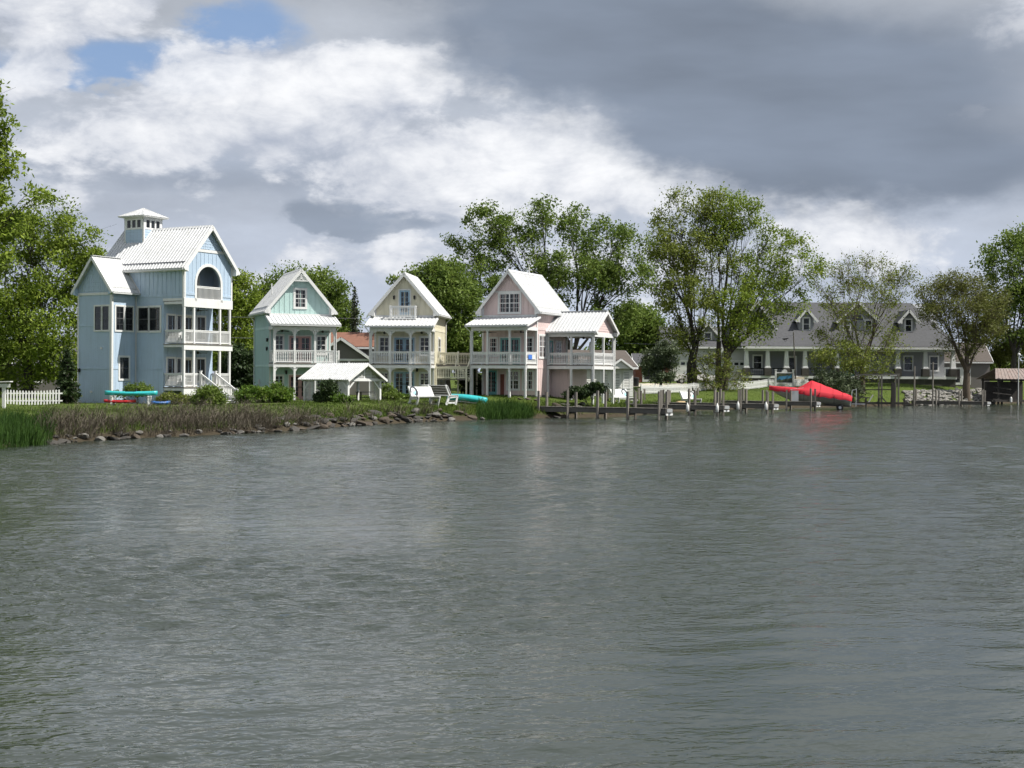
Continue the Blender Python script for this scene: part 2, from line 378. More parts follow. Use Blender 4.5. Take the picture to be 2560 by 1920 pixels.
# ------------------------------------------------------------------ mesh helpers
class MB:
    def __init__(s): s.v = []; s.f = []; s.c = []
    def pts(s, P, faces):
        s.c.append((len(s.v), len(s.f)))
        k = len(s.v); s.v += [tuple(p) for p in P]; s.f += [tuple(i + k for i in q) for q in faces]; return s
    def hexa(s, P):
        return s.pts(P, [(0, 3, 2, 1), (4, 5, 6, 7), (0, 1, 5, 4), (1, 2, 6, 5), (2, 3, 7, 6), (3, 0, 4, 7)])
    def box(s, x0, x1, y0, y1, z0, z1, T=None):
        P = [(x0, y0, z0), (x1, y0, z0), (x1, y1, z0), (x0, y1, z0), (x0, y0, z1), (x1, y0, z1), (x1, y1, z1), (x0, y1, z1)]
        return s.hexa([T(*p) for p in P] if T else P)
    def prism(s, poly, o0, o1, T):
        n = len(poly)
        P = [T(a, o0, z) for a, z in poly] + [T(a, o1, z) for a, z in poly]
        F = [tuple(range(n)), tuple(range(2 * n - 1, n - 1, -1))] + [(i, (i + 1) % n, n + (i + 1) % n, n + i) for i in range(n)]
        return s.pts(P, F)
    def beam(s, p0, p1, w, h, up=(0, 0, 1)):
        p0, p1 = Vector(p0), Vector(p1); d = (p1 - p0).normalized(); up = Vector(up)
        r = d.cross(up)
        if r.length < 1e-4: r = d.cross(Vector((0, 1, 0)))
        r = r.normalized() * (w / 2); u = r.cross(d).normalized() * (h / 2)
        P = [p0 - r - u, p0 + r - u, p1 + r - u, p1 - r - u, p0 - r + u, p0 + r + u, p1 + r + u, p1 - r + u]
        return s.hexa(P)
    def tube(s, pts, radii, n=6, cap=True):
        pts = [Vector(p) for p in pts]; k = len(s.v)
        for i, p in enumerate(pts):
            d = (pts[min(i + 1, len(pts) - 1)] - pts[max(i - 1, 0)])
            d = d.normalized() if d.length > 1e-6 else Vector((0, 0, 1))
            a = d.cross(Vector((0.13, 0.31, 0.94))); a = a.normalized() if a.length > 1e-3 else d.cross(Vector((1, 0, 0))).normalized()
            b = d.cross(a)
            r = radii[i] if hasattr(radii, '__len__') else radii
            for j in range(n):
                t = 2 * math.pi * j / n
                s.v.append(tuple(p + a * (r * math.cos(t)) + b * (r * math.sin(t))))
        for i in range(len(pts) - 1):
            for j in range(n):
                q = k + i * n; s.f.append((q + j, q + (j + 1) % n, q + n + (j + 1) % n, q + n + j))
        if cap:
            s.f.append(tuple(k + j for j in range(n - 1, -1, -1)))
            q = k + (len(pts) - 1) * n; s.f.append(tuple(q + j for j in range(n)))
        return s
    def each(s, name, m, parent=None, group=1):
        """One object for every piece (or every `group` pieces) added so far."""
        cut = s.c[::group] + [(len(s.v), len(s.f))]; out = []
        for (v0, f0), (v1, f1) in zip(cut[:-1], cut[1:]):
            q = MB(); q.v = s.v[v0:v1]; q.f = [tuple(i - v0 for i in f) for f in s.f[f0:f1]]; out.append(q.build(name, m, parent))
        return out
    def build(s, name, m, parent=None, smooth=False, kind=None, label=None, recalc=True):
        me = bpy.data.meshes.new(name)
        me.from_pydata(s.v, [], s.f)
        if recalc:
            b = bmesh.new(); b.from_mesh(me); bmesh.ops.recalc_face_normals(b, faces=b.faces); b.to_mesh(me); b.free()
        if smooth:
            me.polygons.foreach_set('use_smooth', [True] * len(me.polygons))
        me.materials.append(M[m] if isinstance(m, str) else m)
        me.update()
        return link(name, me, parent, kind, label)

def link(name, me, parent=None, kind=None, label=None):
    o = bpy.data.objects.new(name, me); COL.objects.link(o)
    if parent is not None: o.parent = parent
    if kind: o['kind'] = kind
    if label: o['label'] = label
    return o

def np_mesh(name, verts, nper, m, smooth=False):
    """Many equal faces of nper corners each (verts already laid out face after face)."""
    verts = np.asarray(verts, dtype=np.float32).reshape(-1, 3)
    nv = len(verts); nf = nv // nper
    me = bpy.data.meshes.new(name)
    me.vertices.add(nv); me.vertices.foreach_set('co', verts.ravel())
    me.loops.add(nv); me.loops.foreach_set('vertex_index', np.arange(nv, dtype=np.int32))
    me.polygons.add(nf); me.polygons.foreach_set('loop_start', np.arange(0, nv, nper, dtype=np.int32))
    try: me.polygons.foreach_set('loop_total', np.full(nf, nper, dtype=np.int32))
    except Exception: pass
    me.materials.append(M[m] if isinstance(m, str) else m)
    me.update(calc_edges=True)
    return me

def thing(name, label, cat, loc=(0, 0, 0), rz=0.0, group=None):
    o = bpy.data.objects.new(name, None); COL.objects.link(o)
    o.empty_display_size = 0.2
    o.location = loc; o.rotation_euler = (0, 0, rz)
    return tag(o, label, cat, group)

def tag(o, label, cat, group=None):
    o['label'] = label; o['category'] = cat
    if group: o['group'] = group
    return o

def copy_tree(o, parent=None):
    c = o.copy(); COL.objects.link(c); c.parent = parent
    for ch in list(o.children): copy_tree(ch, c)
    return c

def gx(u, Y): return (u - 1280.0) / F_PX * Y                       # sideways metres of a sight line at depth Y
def hz(u): return 945.0 + 0.006 * (u - 1280.0)
def gh(u, v, Y): return EYE + (hz(u) - v) / F_PX * Y                # height in metres of a sight line at depth Y

def fr_front(y0): return lambda a, o, z: (a, y0 - o, z)
def fr_back(y0): return lambda a, o, z: (a, y0 + o, z)
def fr_left(x0): return lambda a, o, z: (x0 - o, a, z)
def fr_right(x0): return lambda a, o, z: (x0 + o, a, z)

# ------------------------------------------------------------------ building parts
def roof_slope(name, A, B, C, D, parent, m='roof', rib=0.30, th=0.05, rib_h=0.042, rib_w=0.14, ribs=True):
    """Sheet metal slope: A-B along the eave, D-C along the ridge, with raised ribs running up it."""
    A, B, C, D = map(Vector, (A, B, C, D))
    n = (B - A).cross(D - A).normalized()
    if n.z < 0: n = -n
    mb = MB()
    P = [A, B, C, D]
    mb.hexa([p - n * th for p in P] + P)
    if ribs:
        L = (B - A).length; k = max(2, int(round(L / rib))); e = (B - A).normalized()
        e2 = (C - D).normalized()
        for i in range(k + 1):
            t = i / k
            a, d = A.lerp(B, t), D.lerp(C, t)
            h = rib_w / 2
            if i == 0: a, d = a + e * h, d + e2 * h
            if i == k: a, d = a - e * h, d - e2 * h
            lo = n * -0.01
            mb.hexa([a - e * h + lo, a + e * h + lo, d + e2 * h + lo, d - e2 * h + lo,
                     a - e * h * .5 + n * rib_h, a + e * h * .5 + n * rib_h, d + e2 * h * .5 + n * rib_h, d - e2 * h * .5 + n * rib_h])
    return mb.build(name, m, parent)

def window(parent, T, a0, a1, z0, z1, sashes=1, mx=0, my=0, trim=0.11, m='white', hung=True, sill=True, sash_m=None):
    mb = MB(); w = trim
    if trim > 0:
        mb.box(a0 - w, a1 + w, -0.02, 0.045, z1, z1 + w, T).box(a0 - w, a1 + w, -0.02, 0.06 if sill else 0.045, z0 - w, z0, T)
        mb.box(a0 - w, a0, -0.02, 0.042, z0, z1, T).box(a1, a1 + w, -0.02, 0.042, z0, z1, T)
    o = mb.build('window', m, parent) if trim > 0 else None
    sw = (a1 - a0) / sashes
    sm = MB()
    for i in range(sashes):
        s0, s1 = a0 + i * sw, a0 + (i + 1) * sw
        b = 0.045
        sm.box(s0, s0 + b, -0.02, 0.032, z0, z1, T).box(s1 - b, s1, -0.02, 0.032, z0, z1, T)
        sm.box(s0 + b, s1 - b, -0.02, 0.030, z0, z0 + b, T).box(s0 + b, s1 - b, -0.02, 0.030, z1 - b, z1, T)
        if i: sm.box(s0 - 0.05, s0 + 0.05, -0.02, 0.036, z0 + .002, z1 - .002, T)
        zm = (z0 + z1) / 2
        if hung: sm.box(s0 + b, s1 - b, -0.02, 0.028, zm - 0.03, zm + 0.03, T)
        for lo, hi in (((z0, zm), (zm, z1)) if hung else ((z0, z1),)):
            for k in range(1, mx + 1):
                x = s0 + b + (s1 - s0 - 2 * b) * k / (mx + 1); sm.box(x - .011, x + .011, -0.02, 0.020, lo + .03, hi - .03, T)
            for k in range(1, my + 1):
                z = lo + (hi - lo) * k / (my + 1); sm.box(s0 + b, s1 - b, -0.02, 0.022, z - .011, z + .011, T)
    if o is None:
        o = sm.build('window', sash_m or m, parent)
    else:
        sm.build('sash', sash_m or m, o)
    for i in range(sashes):
        s0, s1 = a0 + i * sw, a0 + (i + 1) * sw
        MB().box(s0 + .02, s1 - .02, -0.02, 0.012, z0 + .02, z1 - .02, T).build('pane', 'glass', o)
    return o

def door(parent, T, a0, a1, z0, z1, leaves=1, m='door_blue', trim_m='white', mx=2, my=4, trim=0.10):
    mb = MB()
    mb.box(a0 - trim, a0, -0.02, 0.045, z0, z1, T).box(a1, a1 + trim, -0.02, 0.045, z0, z1, T).box(a0 - trim, a1 + trim, -0.02, 0.048, z1, z1 + trim, T)
    mb.build('door_trim', trim_m, parent)
    w = (a1 - a0) / leaves
    for i in range(leaves):
        s0, s1 = a0 + i * w + .006, a0 + (i + 1) * w - .006
        st = 0.13
        g0, g1 = z0 + 0.30, z1 - 0.14
        d = MB()
        d.box(s0, s0 + st, -0.02, 0.030, z0, z1, T).box(s1 - st, s1, -0.02, 0.030, z0, z1, T)
        d.box(s0 + st, s1 - st, -0.02, 0.028, z0, g0, T).box(s0 + st, s1 - st, -0.02, 0.028, g1, z1, T)
        for k in range(1, mx):
            x = s0 + st + (s1 - s0 - 2 * st) * k / mx; d.box(x - .013, x + .013, -0.02, 0.020, g0, g1, T)
        for k in range(1, my):
            z = g0 + (g1 - g0) * k / my; d.box(s0 + st, s1 - st, -0.02, 0.022, z - .013, z + .013, T)
        o = d.build('door', m, parent)
        MB().box(s0 + st - .01, s1 - st + .01, -0.02, 0.010, g0 - .01, g1 + .01, T).build('pane', 'glass', o)
        hx = s1 - 0.07 if (i == 0) else s0 + 0.07
        MB().box(hx - .02, hx + .02, 0.028, 0.09, z0 + .95, z0 + 1.10, T).build('handle', 'black', o)

BAL = {'plain': [(0, .016), (1, .016)],
       'turned': [(0, .036), (.16, .036), (.28, .019), (.52, .033), (.74, .018), (.88, .036), (1, .036)],
       'lattice': [(0, .055), (.07, .055), (.12, .018), (.20, .052), (.28, .020), (.40, .052), (.50, .019), (.80, .019), (.90, .046), (1, .046)]}

def railing(parent, p0, p1, h=1.0, style='plain', sp=0.125, m='white', top=0.09, name='railing', gap=0.10):
    p0, p1 = Vector(p0), Vector(p1); L = (p1 - p0).length
    if L < 0.15: return
    d = (p1 - p0).normalized()
    mb = MB()
    zt = Vector((0, 0, h))
    mb.beam(p0 + zt - Vector((0, 0, .03)), p1 + zt - Vector((0, 0, .03)), top, 0.06)
    mb.beam(p0 + zt - Vector((0, 0, .105)), p1 + zt - Vector((0, 0, .105)), 0.045, 0.09)
    mb.beam(p0 + Vector((0, 0, gap)), p1 + Vector((0, 0, gap)), 0.05, 0.09)
    o = mb.build(name, m, parent)
    b = MB(); k = max(1, int(L / sp)); prof = BAL[style]
    z0, z1 = gap + .045, h - .15
    for i in range(k):
        c = p0 + (p1 - p0) * ((i + .5) / k)
        poly = [(-hw, z0 + (z1 - z0) * t) for t, hw in prof] + [(hw, z0 + (z1 - z0) * t) for t, hw in reversed(prof)]
        n = d.cross(Vector((0, 0, 1))).normalized()
        tk = 0.022 if style == 'plain' else 0.016
        F = lambda a, q, z, c=c, n=n: tuple(c + d * a + n * q + Vector((0, 0, z)))
        b.prism(poly, -tk, tk, F)
    b.build('balusters', m, o, kind='stuff', recalc=False)
    return o

def battens(mb, T, a0, a1, z0, ztop, sp=0.40, w=0.045, o=0.022):
    k = max(1, int(round((a1 - a0) / sp)))
    for i in range(1, k):
        a = a0 + (a1 - a0) * i / k
        zt = ztop(a) if callable(ztop) else ztop
        if zt - z0 > 0.1: mb.box(a - w / 2, a + w / 2, -0.01, o, z0, zt, T)

def shingle_rows(mb, T, z0, z1, half, rows, cx=0.0, wav=0.0, cut=0.0, seed=1):
    """Overlapping courses of shakes filling a gable: half(z) is the half width at height z."""
    rg = random.Random(seed); dz = (z1 - z0) / rows
    for r in range(rows):
        a, b = z0 + r * dz, z0 + (r + 1) * dz
        h0, h1 = half(a), half(b)
        if h0 < 0.08: continue
        n = max(1, int(h0 * 2 / 0.22)); w = 2 * h0 / n
        for i in range(n):
            x0, x1 = -h0 + i * w + .008, -h0 + (i + 1) * w - .008
            t0, t1 = max(x0, -h1), min(x1, h1)
            if t1 - t0 < 0.02:
                t0 = max(min(x0, h1), -h1); t1 = max(min(x1, h1), -h1)
                if abs(t1 - t0) < 1e-3: t1 = t0 + 1e-3
            j = rg.uniform(-wav, wav)
            P = [T(cx + x0, .03, a + j), T(cx + x1, .03, a + j), T(cx + x1, -.01, a + j), T(cx + x0, -.01, a + j),
                 T(cx + t0, .010, b + .02), T(cx + t1, .010, b + .02), T(cx + t1, -.01, b + .02), T(cx + t0, -.01, b + .02)]
            mb.hexa(P)

def bracket(mb, x, y, z, sx, r=0.34):
    """Curved corner bracket from a post (x,z top) outward along sx."""
    n = 6; P = []
    for i in range(n + 1):
        t = math.pi / 2 * i / n
        P.append((x + sx * r * (1 - math.sin(t)), z - r * (1 - math.cos(t)) - 0.0))
    outer = [(x + sx * r, z)] if False else []
    poly = [(x, z)] + [(x + sx * r, z), (x + sx * r * .96, z - .07)] + [(x + sx * (r - (r - .06) * math.sin(math.pi / 2 * i / n)), z - .07 - (r - .12) * (1 - math.cos(math.pi / 2 * i / n))) for i in range(1, n + 1)] + [(x, z - r)]
    mb.prism(poly, -0.02, 0.02, lambda a, o, zz: (a, y - o, zz))

def fan(parent, x, y, z):
    mb = MB().tube([(x, y, z), (x, y, z - .30)], .018, 6).tube([(x, y, z - .27), (x, y, z - .31), (x, y, z - .40), (x, y, z - .44)], [.05, .11, .10, .04], 8)
    for k in range(5):
        t = k * 2 * math.pi / 5 + .4
        c, s_ = math.cos(t), math.sin(t)
        mb.hexa([(x + c * .1 - s_ * .04, y + s_ * .1 + c * .04, z - .37), (x + c * .1 + s_ * .04, y + s_ * .1 - c * .04, z - .36),
                 (x + c * .66 + s_ * .08, y + s_ * .66 - c * .08, z - .37), (x + c * .66 - s_ * .08, y + s_ * .66 + c * .08, z - .39),
                 (x + c * .1 - s_ * .04, y + s_ * .1 + c * .04, z - .355), (x + c * .1 + s_ * .04, y + s_ * .1 - c * .04, z - .345),
                 (x + c * .66 + s_ * .08, y + s_ * .66 - c * .08, z - .355), (x + c * .66 - s_ * .08, y + s_ * .66 + c * .08, z - .375)])
    mb.build('ceiling_fan', 'fan', parent)

def sconce(parent, T, a, z):
    MB().box(a - .05, a + .05, 0, .04, z - .02, z + .18, T).box(a - .07, a + .07, .04, .17, z - .10, z + .12, T).box(a - .09, a + .09, .03, .19, z + .12, z + .15, T).box(a - .03, a + .03, .07, .13, z - .15, z - .10, T).build('wall_lantern', 'black', parent)

def gutter_run(parent, p0, p1, m='gutter'):
    p0, p1 = Vector(p0), Vector(p1)
    mb = MB().beam(p0, p1, 0.12, 0.10).beam(p0 + Vector((0, 0, .062)), p1 + Vector((0, 0, .062)), 0.15, 0.022)
    mb.build('gutter', m, parent)

# ------------------------------------------------------------------ terrain
SHORE = [(-900, -600), (-300, -250), (-90, -60), (-52, -10), (-34, 20), (-25, 42), (-21.2, 55), (-20.2, 62.1), (-18.6, 66), (-15.8, 70.5), (-12.8, 76.4),
         (-9.5, 86.6), (-6.3, 94.3), (-2.4, 100.0), (1.4, 104.6), (5.4, 108.0), (9.5, 111.8), (11.5, 119), (14.5, 128), (19, 137), (25.5, 144), (33, 151.5), (41, 160), (56, 175), (76, 199),
         (130, 262), (300, 320), (1200, 420), (3000, 600)]
SH = np.array(SHORE, dtype=float)

def shore_dist(x, y):
    """Distance from the waterline, positive on land."""
    x = np.atleast_1d(np.asarray(x, float)); y = np.atleast_1d(np.asarray(y, float))
    best = np.full(x.shape, 1e9)
    for (x0, y0), (x1, y1) in zip(SH[:-1], SH[1:]):
        ex, ey = x1 - x0, y1 - y0; L2 = ex * ex + ey * ey
        t = np.clip(((x - x0) * ex + (y - y0) * ey) / L2, 0, 1)
        d = np.hypot(x - x0 - t * ex, y - y0 - t * ey)
        best = np.minimum(best, d)
    poly = np.vstack([SH, [(3000, 4000), (-3000, 4000), (-3000, -600)]])
    ins = np.zeros(x.shape, bool); n = len(poly); j = n - 1
    for i in range(n):
        xi, yi = poly[i]; xj, yj = poly[j]
        c = ((yi > y) != (yj > y)) & (x < (xj - xi) * (y - yi) / (yj - yi + 1e-12) + xi)
        ins ^= c; j = i
    return np.where(ins, best, -best)

CP = np.array([(-34, 50, 1.35), (-40, 80, 1.1), (-30, 88, 1.0), (-34, 104, 1.0), (-25, 100, 0.98), (-20, 96, 1.0), (-17, 108, 1.15), (-13, 101, 1.22), (-9, 108, 1.38), (-7, 99, 1.28),
               (0, 111, 1.55), (6, 113, 1.5), (9, 122, 1.45), (13, 134, 1.42), (14, 142, 1.46), (24, 157, 1.8), (31, 164, 2.1), (20, 168, 2.45), (32, 184, 2.75), (48, 190, 2.75), (40, 175, 2.1), (56, 188, 2.3), (64, 206, 2.5),
               (80, 230, 2.2), (0, 160, 2.5), (-40, 150, 1.7), (0, 300, 4.0), (100, 300, 4.0), (-120, 200, 3.0), (-60, 100, 1.3), (-80, 0, 1.6), (600, 500, 6.0), (-600, 500, 6.0)])

def base_h(x, y):
    d2 = (x[:, None] - CP[None, :, 0]) ** 2 + (y[:, None] - CP[None, :, 1]) ** 2 + 6.0
    w = d2 ** -1.7
    return (w * CP[None, :, 2]).sum(1) / w.sum(1)

def ground_h(x, y):
    x = np.atleast_1d(np.asarray(x, float)); y = np.atleast_1d(np.asarray(y, float))
    s = shore_dist(x, y); b = base_h(x, y)
    t = np.clip(s / 7.5, 0, 1)
    rise = 1 - (1 - t) ** 2.3
    z = np.where(s > 0, 0.16 * np.clip(s / .5, 0, 1) + (b - 0.16) * rise, np.maximum(s * 0.5, -2.2))
    z = z + np.where(s > 0, 0.05 * np.sin(x * 1.3 + y * .7) * np.sin(y * .9 - x * .4) * np.clip(s / 3, 0, 1), 0)
    return z

def gz(x, y): return float(ground_h(x, y)[0])

def axis(parts):
    out = []
    for a, b, st in parts: out += list(np.arange(a, b, st))
    return np.array(sorted(set(np.round(out, 3))))

xs = axis([(-3000, -400, 260), (-400, -100, 30), (-100, -45, 5), (-45, 70, 0.8), (70, 130, 4), (130, 500, 40), (500, 3001, 250)])
ys = axis([(-600, 0, 60), (0, 40, 4), (40, 190, 0.8), (190, 300, 6), (300, 700, 50), (700, 4001, 330)])
GX, GY = np.meshgrid(xs, ys)
gzv = np.concatenate([ground_h(GX.ravel()[i:i + 20000], GY.ravel()[i:i + 20000]) for i in range(0, GX.size, 20000)])
nx, ny = len(xs), len(ys)
gv = np.stack([GX.ravel(), GY.ravel(), gzv], 1).astype(np.float32)
ii = (np.arange(ny - 1)[:, None] * nx + np.arange(nx - 1)[None, :]).ravel()
gf = np.stack([ii, ii + 1, ii + nx + 1, ii + nx], 1)
me = bpy.data.meshes.new('ground')
me.vertices.add(len(gv)); me.vertices.foreach_set('co', gv.ravel())
me.loops.add(gf.size); me.loops.foreach_set('vertex_index', gf.ravel().astype(np.int32))
me.polygons.add(len(gf)); me.polygons.foreach_set('loop_start', np.arange(0, gf.size, 4, dtype=np.int32))
me.polygons.foreach_set('use_smooth', np.ones(len(gf), dtype=bool))
me.update(calc_edges=True)

def ground_mat():
    m, t, b = new_mat('lawn_and_bank')
    tcn = t.nodes.new('ShaderNodeTexCoord')
    s = t.nodes.new('ShaderNodeSeparateXYZ'); t.links.new(tcn.outputs['Object'], s.inputs[0])
    z = E(t, s.outputs[2])
    n1 = nnoise(t, tcn.outputs['Object'], 0.35, 4.0, 0.6)
    n2 = nnoise(t, tcn.outputs['Object'], 3.0, 5.0, 0.65)
    n3 = nnoise(t, tcn.outputs['Object'], 18.0, 3.0, 0.6)
    f = ((n1 - .5) * 1.2 + (n2 - .5) * .9 + (n3 - .5) * .6 + .5).clamp()
    g = nmix(t, f, (0.045, 0.075, 0.013), (0.105, 0.142, 0.028))
    soil = nmix(t, n2, (0.035, 0.028, 0.018), (0.085, 0.07, 0.048))
    k = (z + (n2 - .5) * .5).smooth(0.52, 0.22)
    c = nmix(t, (1.0 - (z + (n2 - .5) * .45).smooth(0.22, 0.55)), g, soil)
    t.links.new(c, b.inputs['Base Color'])
    b.inputs['Roughness'].default_value = 0.95; b.inputs['Specular IOR Level'].default_value = 0.15
    bp = t.nodes.new('ShaderNodeBump'); bp.inputs['Strength'].default_value = 0.7; bp.inputs['Distance'].default_value = 0.08
    t.links.new((n3 + n2).k, bp.inputs['Height']); t.links.new(bp.outputs[0], b.inputs['Normal'])
    return m
M['ground'] = ground_mat()
me.materials.append(M['ground'])
ground = link('ground', me, kind='structure')

# ------------------------------------------------------------------ water: real wavelets, finer near the viewer's bank
def water_mat():
    m, t, b = new_mat('lake_water')
    tcn = t.nodes.new('ShaderNodeTexCoord')
    P = tcn.outputs['Object']
    s = t.nodes.new('ShaderNodeSeparateXYZ'); t.links.new(P, s.inputs[0])
    x, y = E(t, s.outputs[0]), E(t, s.outputs[1])
    b.inputs['IOR'].default_value = 1.6
    b.inputs['Specular IOR Level'].default_value = 0.5
    n0 = nnoise(t, P, 0.05, 2.0, 0.5)
    c = nmix(t, n0, (0.028, 0.037, 0.027), (0.040, 0.049, 0.038))
    t.links.new(c, b.inputs['Base Color'])
    b.inputs['Roughness'].default_value = 0.10
    at = t.nodes.new('ShaderNodeAttribute'); at.attribute_name = 'gust'      # how far the wind ruffles each patch
    ruff = E(t, at.outputs['Fac'])
    # ripples too small for the mesh, stretched across the wind; slopes taken over two centimetres
    def height(px_, py_):
        a2 = nnoise(t, nvec(t, px_ * .75 - py_ * .22, py_ * 1.5 + px_ * .38, 3.0), 1.7, 1.0, 0.5, 0.3)
        a3 = nnoise(t, nvec(t, px_ * .95 + py_ * .25, py_ * 1.75 - px_ * .42, 7.0), 5.0, 2.0, 0.55, 0.5)
        return a2 * 0.045 + a3 * 0.060
    e = 0.02
    h0, h1, h2 = height(x, y), height(x + e, y), height(x, y + e)
    k = ruff * (-1.0 / e)
    ge = t.nodes.new('ShaderNodeNewGeometry')
    ad = t.nodes.new('ShaderNodeVectorMath'); ad.operation = 'ADD'
    t.links.new(ge.outputs['Normal'], ad.inputs[0]); t.links.new(nvec(t, (h1 - h0) * k, (h2 - h0) * k, 0.0), ad.inputs[1])
    nrm = t.nodes.new('ShaderNodeVectorMath'); nrm.operation = 'NORMALIZE'
    t.links.new(ad.outputs[0], nrm.inputs[0]); t.links.new(nrm.outputs[0], b.inputs['Normal'])
    return m
M['water'] = water_mat()

def wave_sheet():
    q, qc = 0.0029, 0.0058
    d = 7.0 * np.exp(np.arange(0, math.log(270 / 7.0), q)); tt = np.arange(-.60, .60, qc)
    D, T = np.meshgrid(d, tt, indexing='ij'); x, y = (D * T).ravel(), D.ravel(); dd = D.ravel()
    rg = np.random.default_rng(42); N = 80
    lam = np.exp(rg.uniform(math.log(.20), math.log(1.25), N)); ang = rg.normal(R(-76), R(26), N); ang[::7] = rg.uniform(0, 2 * math.pi, len(ang[::7])); ph = rg.uniform(0, 2 * math.pi, N)
    sig = .14; s0 = sig * math.sqrt(2.0 / N)
    # gusts: patches of ruffled and of slack water
    g = np.zeros_like(x)
    for i in range(9):
        a = rg.uniform(0, 2 * math.pi); l = rg.uniform(9, 34); g += np.sin(2 * math.pi * (x * math.cos(a) * .45 + y * math.sin(a)) / l + rg.uniform(0, 6.28)) / 9 ** .5
    slack = np.exp(-(((x - 4.6) / 3.6) ** 2 + ((y - 15.5) / 4.2) ** 2)) * 1.9
    gust = np.clip(.84 + .34 * g - slack * .42, .14, 1.25)
    z = np.zeros_like(x)
    for i in range(N):
        k = 2 * math.pi / lam[i]; sp = dd * max(q * abs(math.sin(ang[i])), qc * abs(math.cos(ang[i]))); vis = np.clip((lam[i] / sp - 2.0) / 1.5, 0, 1)
        gi = gust if lam[i] < 1.0 else .5 + .5 * gust
        z += vis * gi * (s0 / k) * np.sin(k * (x * math.cos(ang[i]) + y * math.sin(ang[i])) + ph[i] + .6 * np.sin(.9 * x / lam[i] ** .5 + i))
    V = np.stack([x, y, z], 1)
    nr, nc = D.shape; ii = (np.arange(nr - 1)[:, None] * nc + np.arange(nc - 1)[None, :]).ravel()
    Fq = np.stack([ii, ii + 1, ii + nc + 1, ii + nc], 1)
    nv = len(V); V = np.vstack([V, [(-3000, -600, -.14), (3000, -600, -.14), (3000, 3000, -.14), (-3000, 3000, -.14)]]); Fq = np.vstack([Fq, [(nv, nv + 1, nv + 2, nv + 3)]])
    gust = np.concatenate([gust, [.8] * 4])
    me = bpy.data.meshes.new('lake_water')
    me.vertices.add(len(V)); me.vertices.foreach_set('co', V.astype(np.float32).ravel())
    me.loops.add(Fq.size); me.loops.foreach_set('vertex_index', Fq.ravel().astype(np.int32))
    me.polygons.add(len(Fq)); me.polygons.foreach_set('loop_start', np.arange(0, Fq.size, 4, dtype=np.int32)); me.polygons.foreach_set('use_smooth', np.ones(len(Fq), dtype=bool))
    me.update(calc_edges=True)
    at = me.attributes.new('gust', 'FLOAT', 'POINT'); at.data.foreach_set('value', gust.astype(np.float32))
    me.materials.append(M['water'])
    return link('lake_water', me, kind='structure')
lake = wave_sheet()

# concrete drive in front of the garage
def draped(name, pts_uvY, m, lift=0.012, kind='structure'):
    mb = MB()
    top, bot = pts_uvY
    n = 24; T = []
    def path(P, t):
        P = [Vector((p[0], p[1], 0)) for p in P]; f = t * (len(P) - 1); i = min(int(f), len(P) - 2)
        return P[i].lerp(P[i + 1], f - i)
    rows = 10; V = []
    for r in range(rows + 1):
        for i in range(n + 1):
            p = path(bot, i / n).lerp(path(top, i / n), r / rows)
            V.append((p.x, p.y, gz(p.x, p.y) + lift))
    Fq = [(r * (n + 1) + i, r * (n + 1) + i + 1, (r + 1) * (n + 1) + i + 1, (r + 1) * (n + 1) + i) for r in range(rows) for i in range(n)]
    mb.pts(V, Fq)
    return mb.build(name, m, kind=kind, recalc=False)
draped('driveway', ([(9, 176), (20, 175), (30, 171.6)], [(10, 160), (17, 158), (24, 160)]), 'concrete')

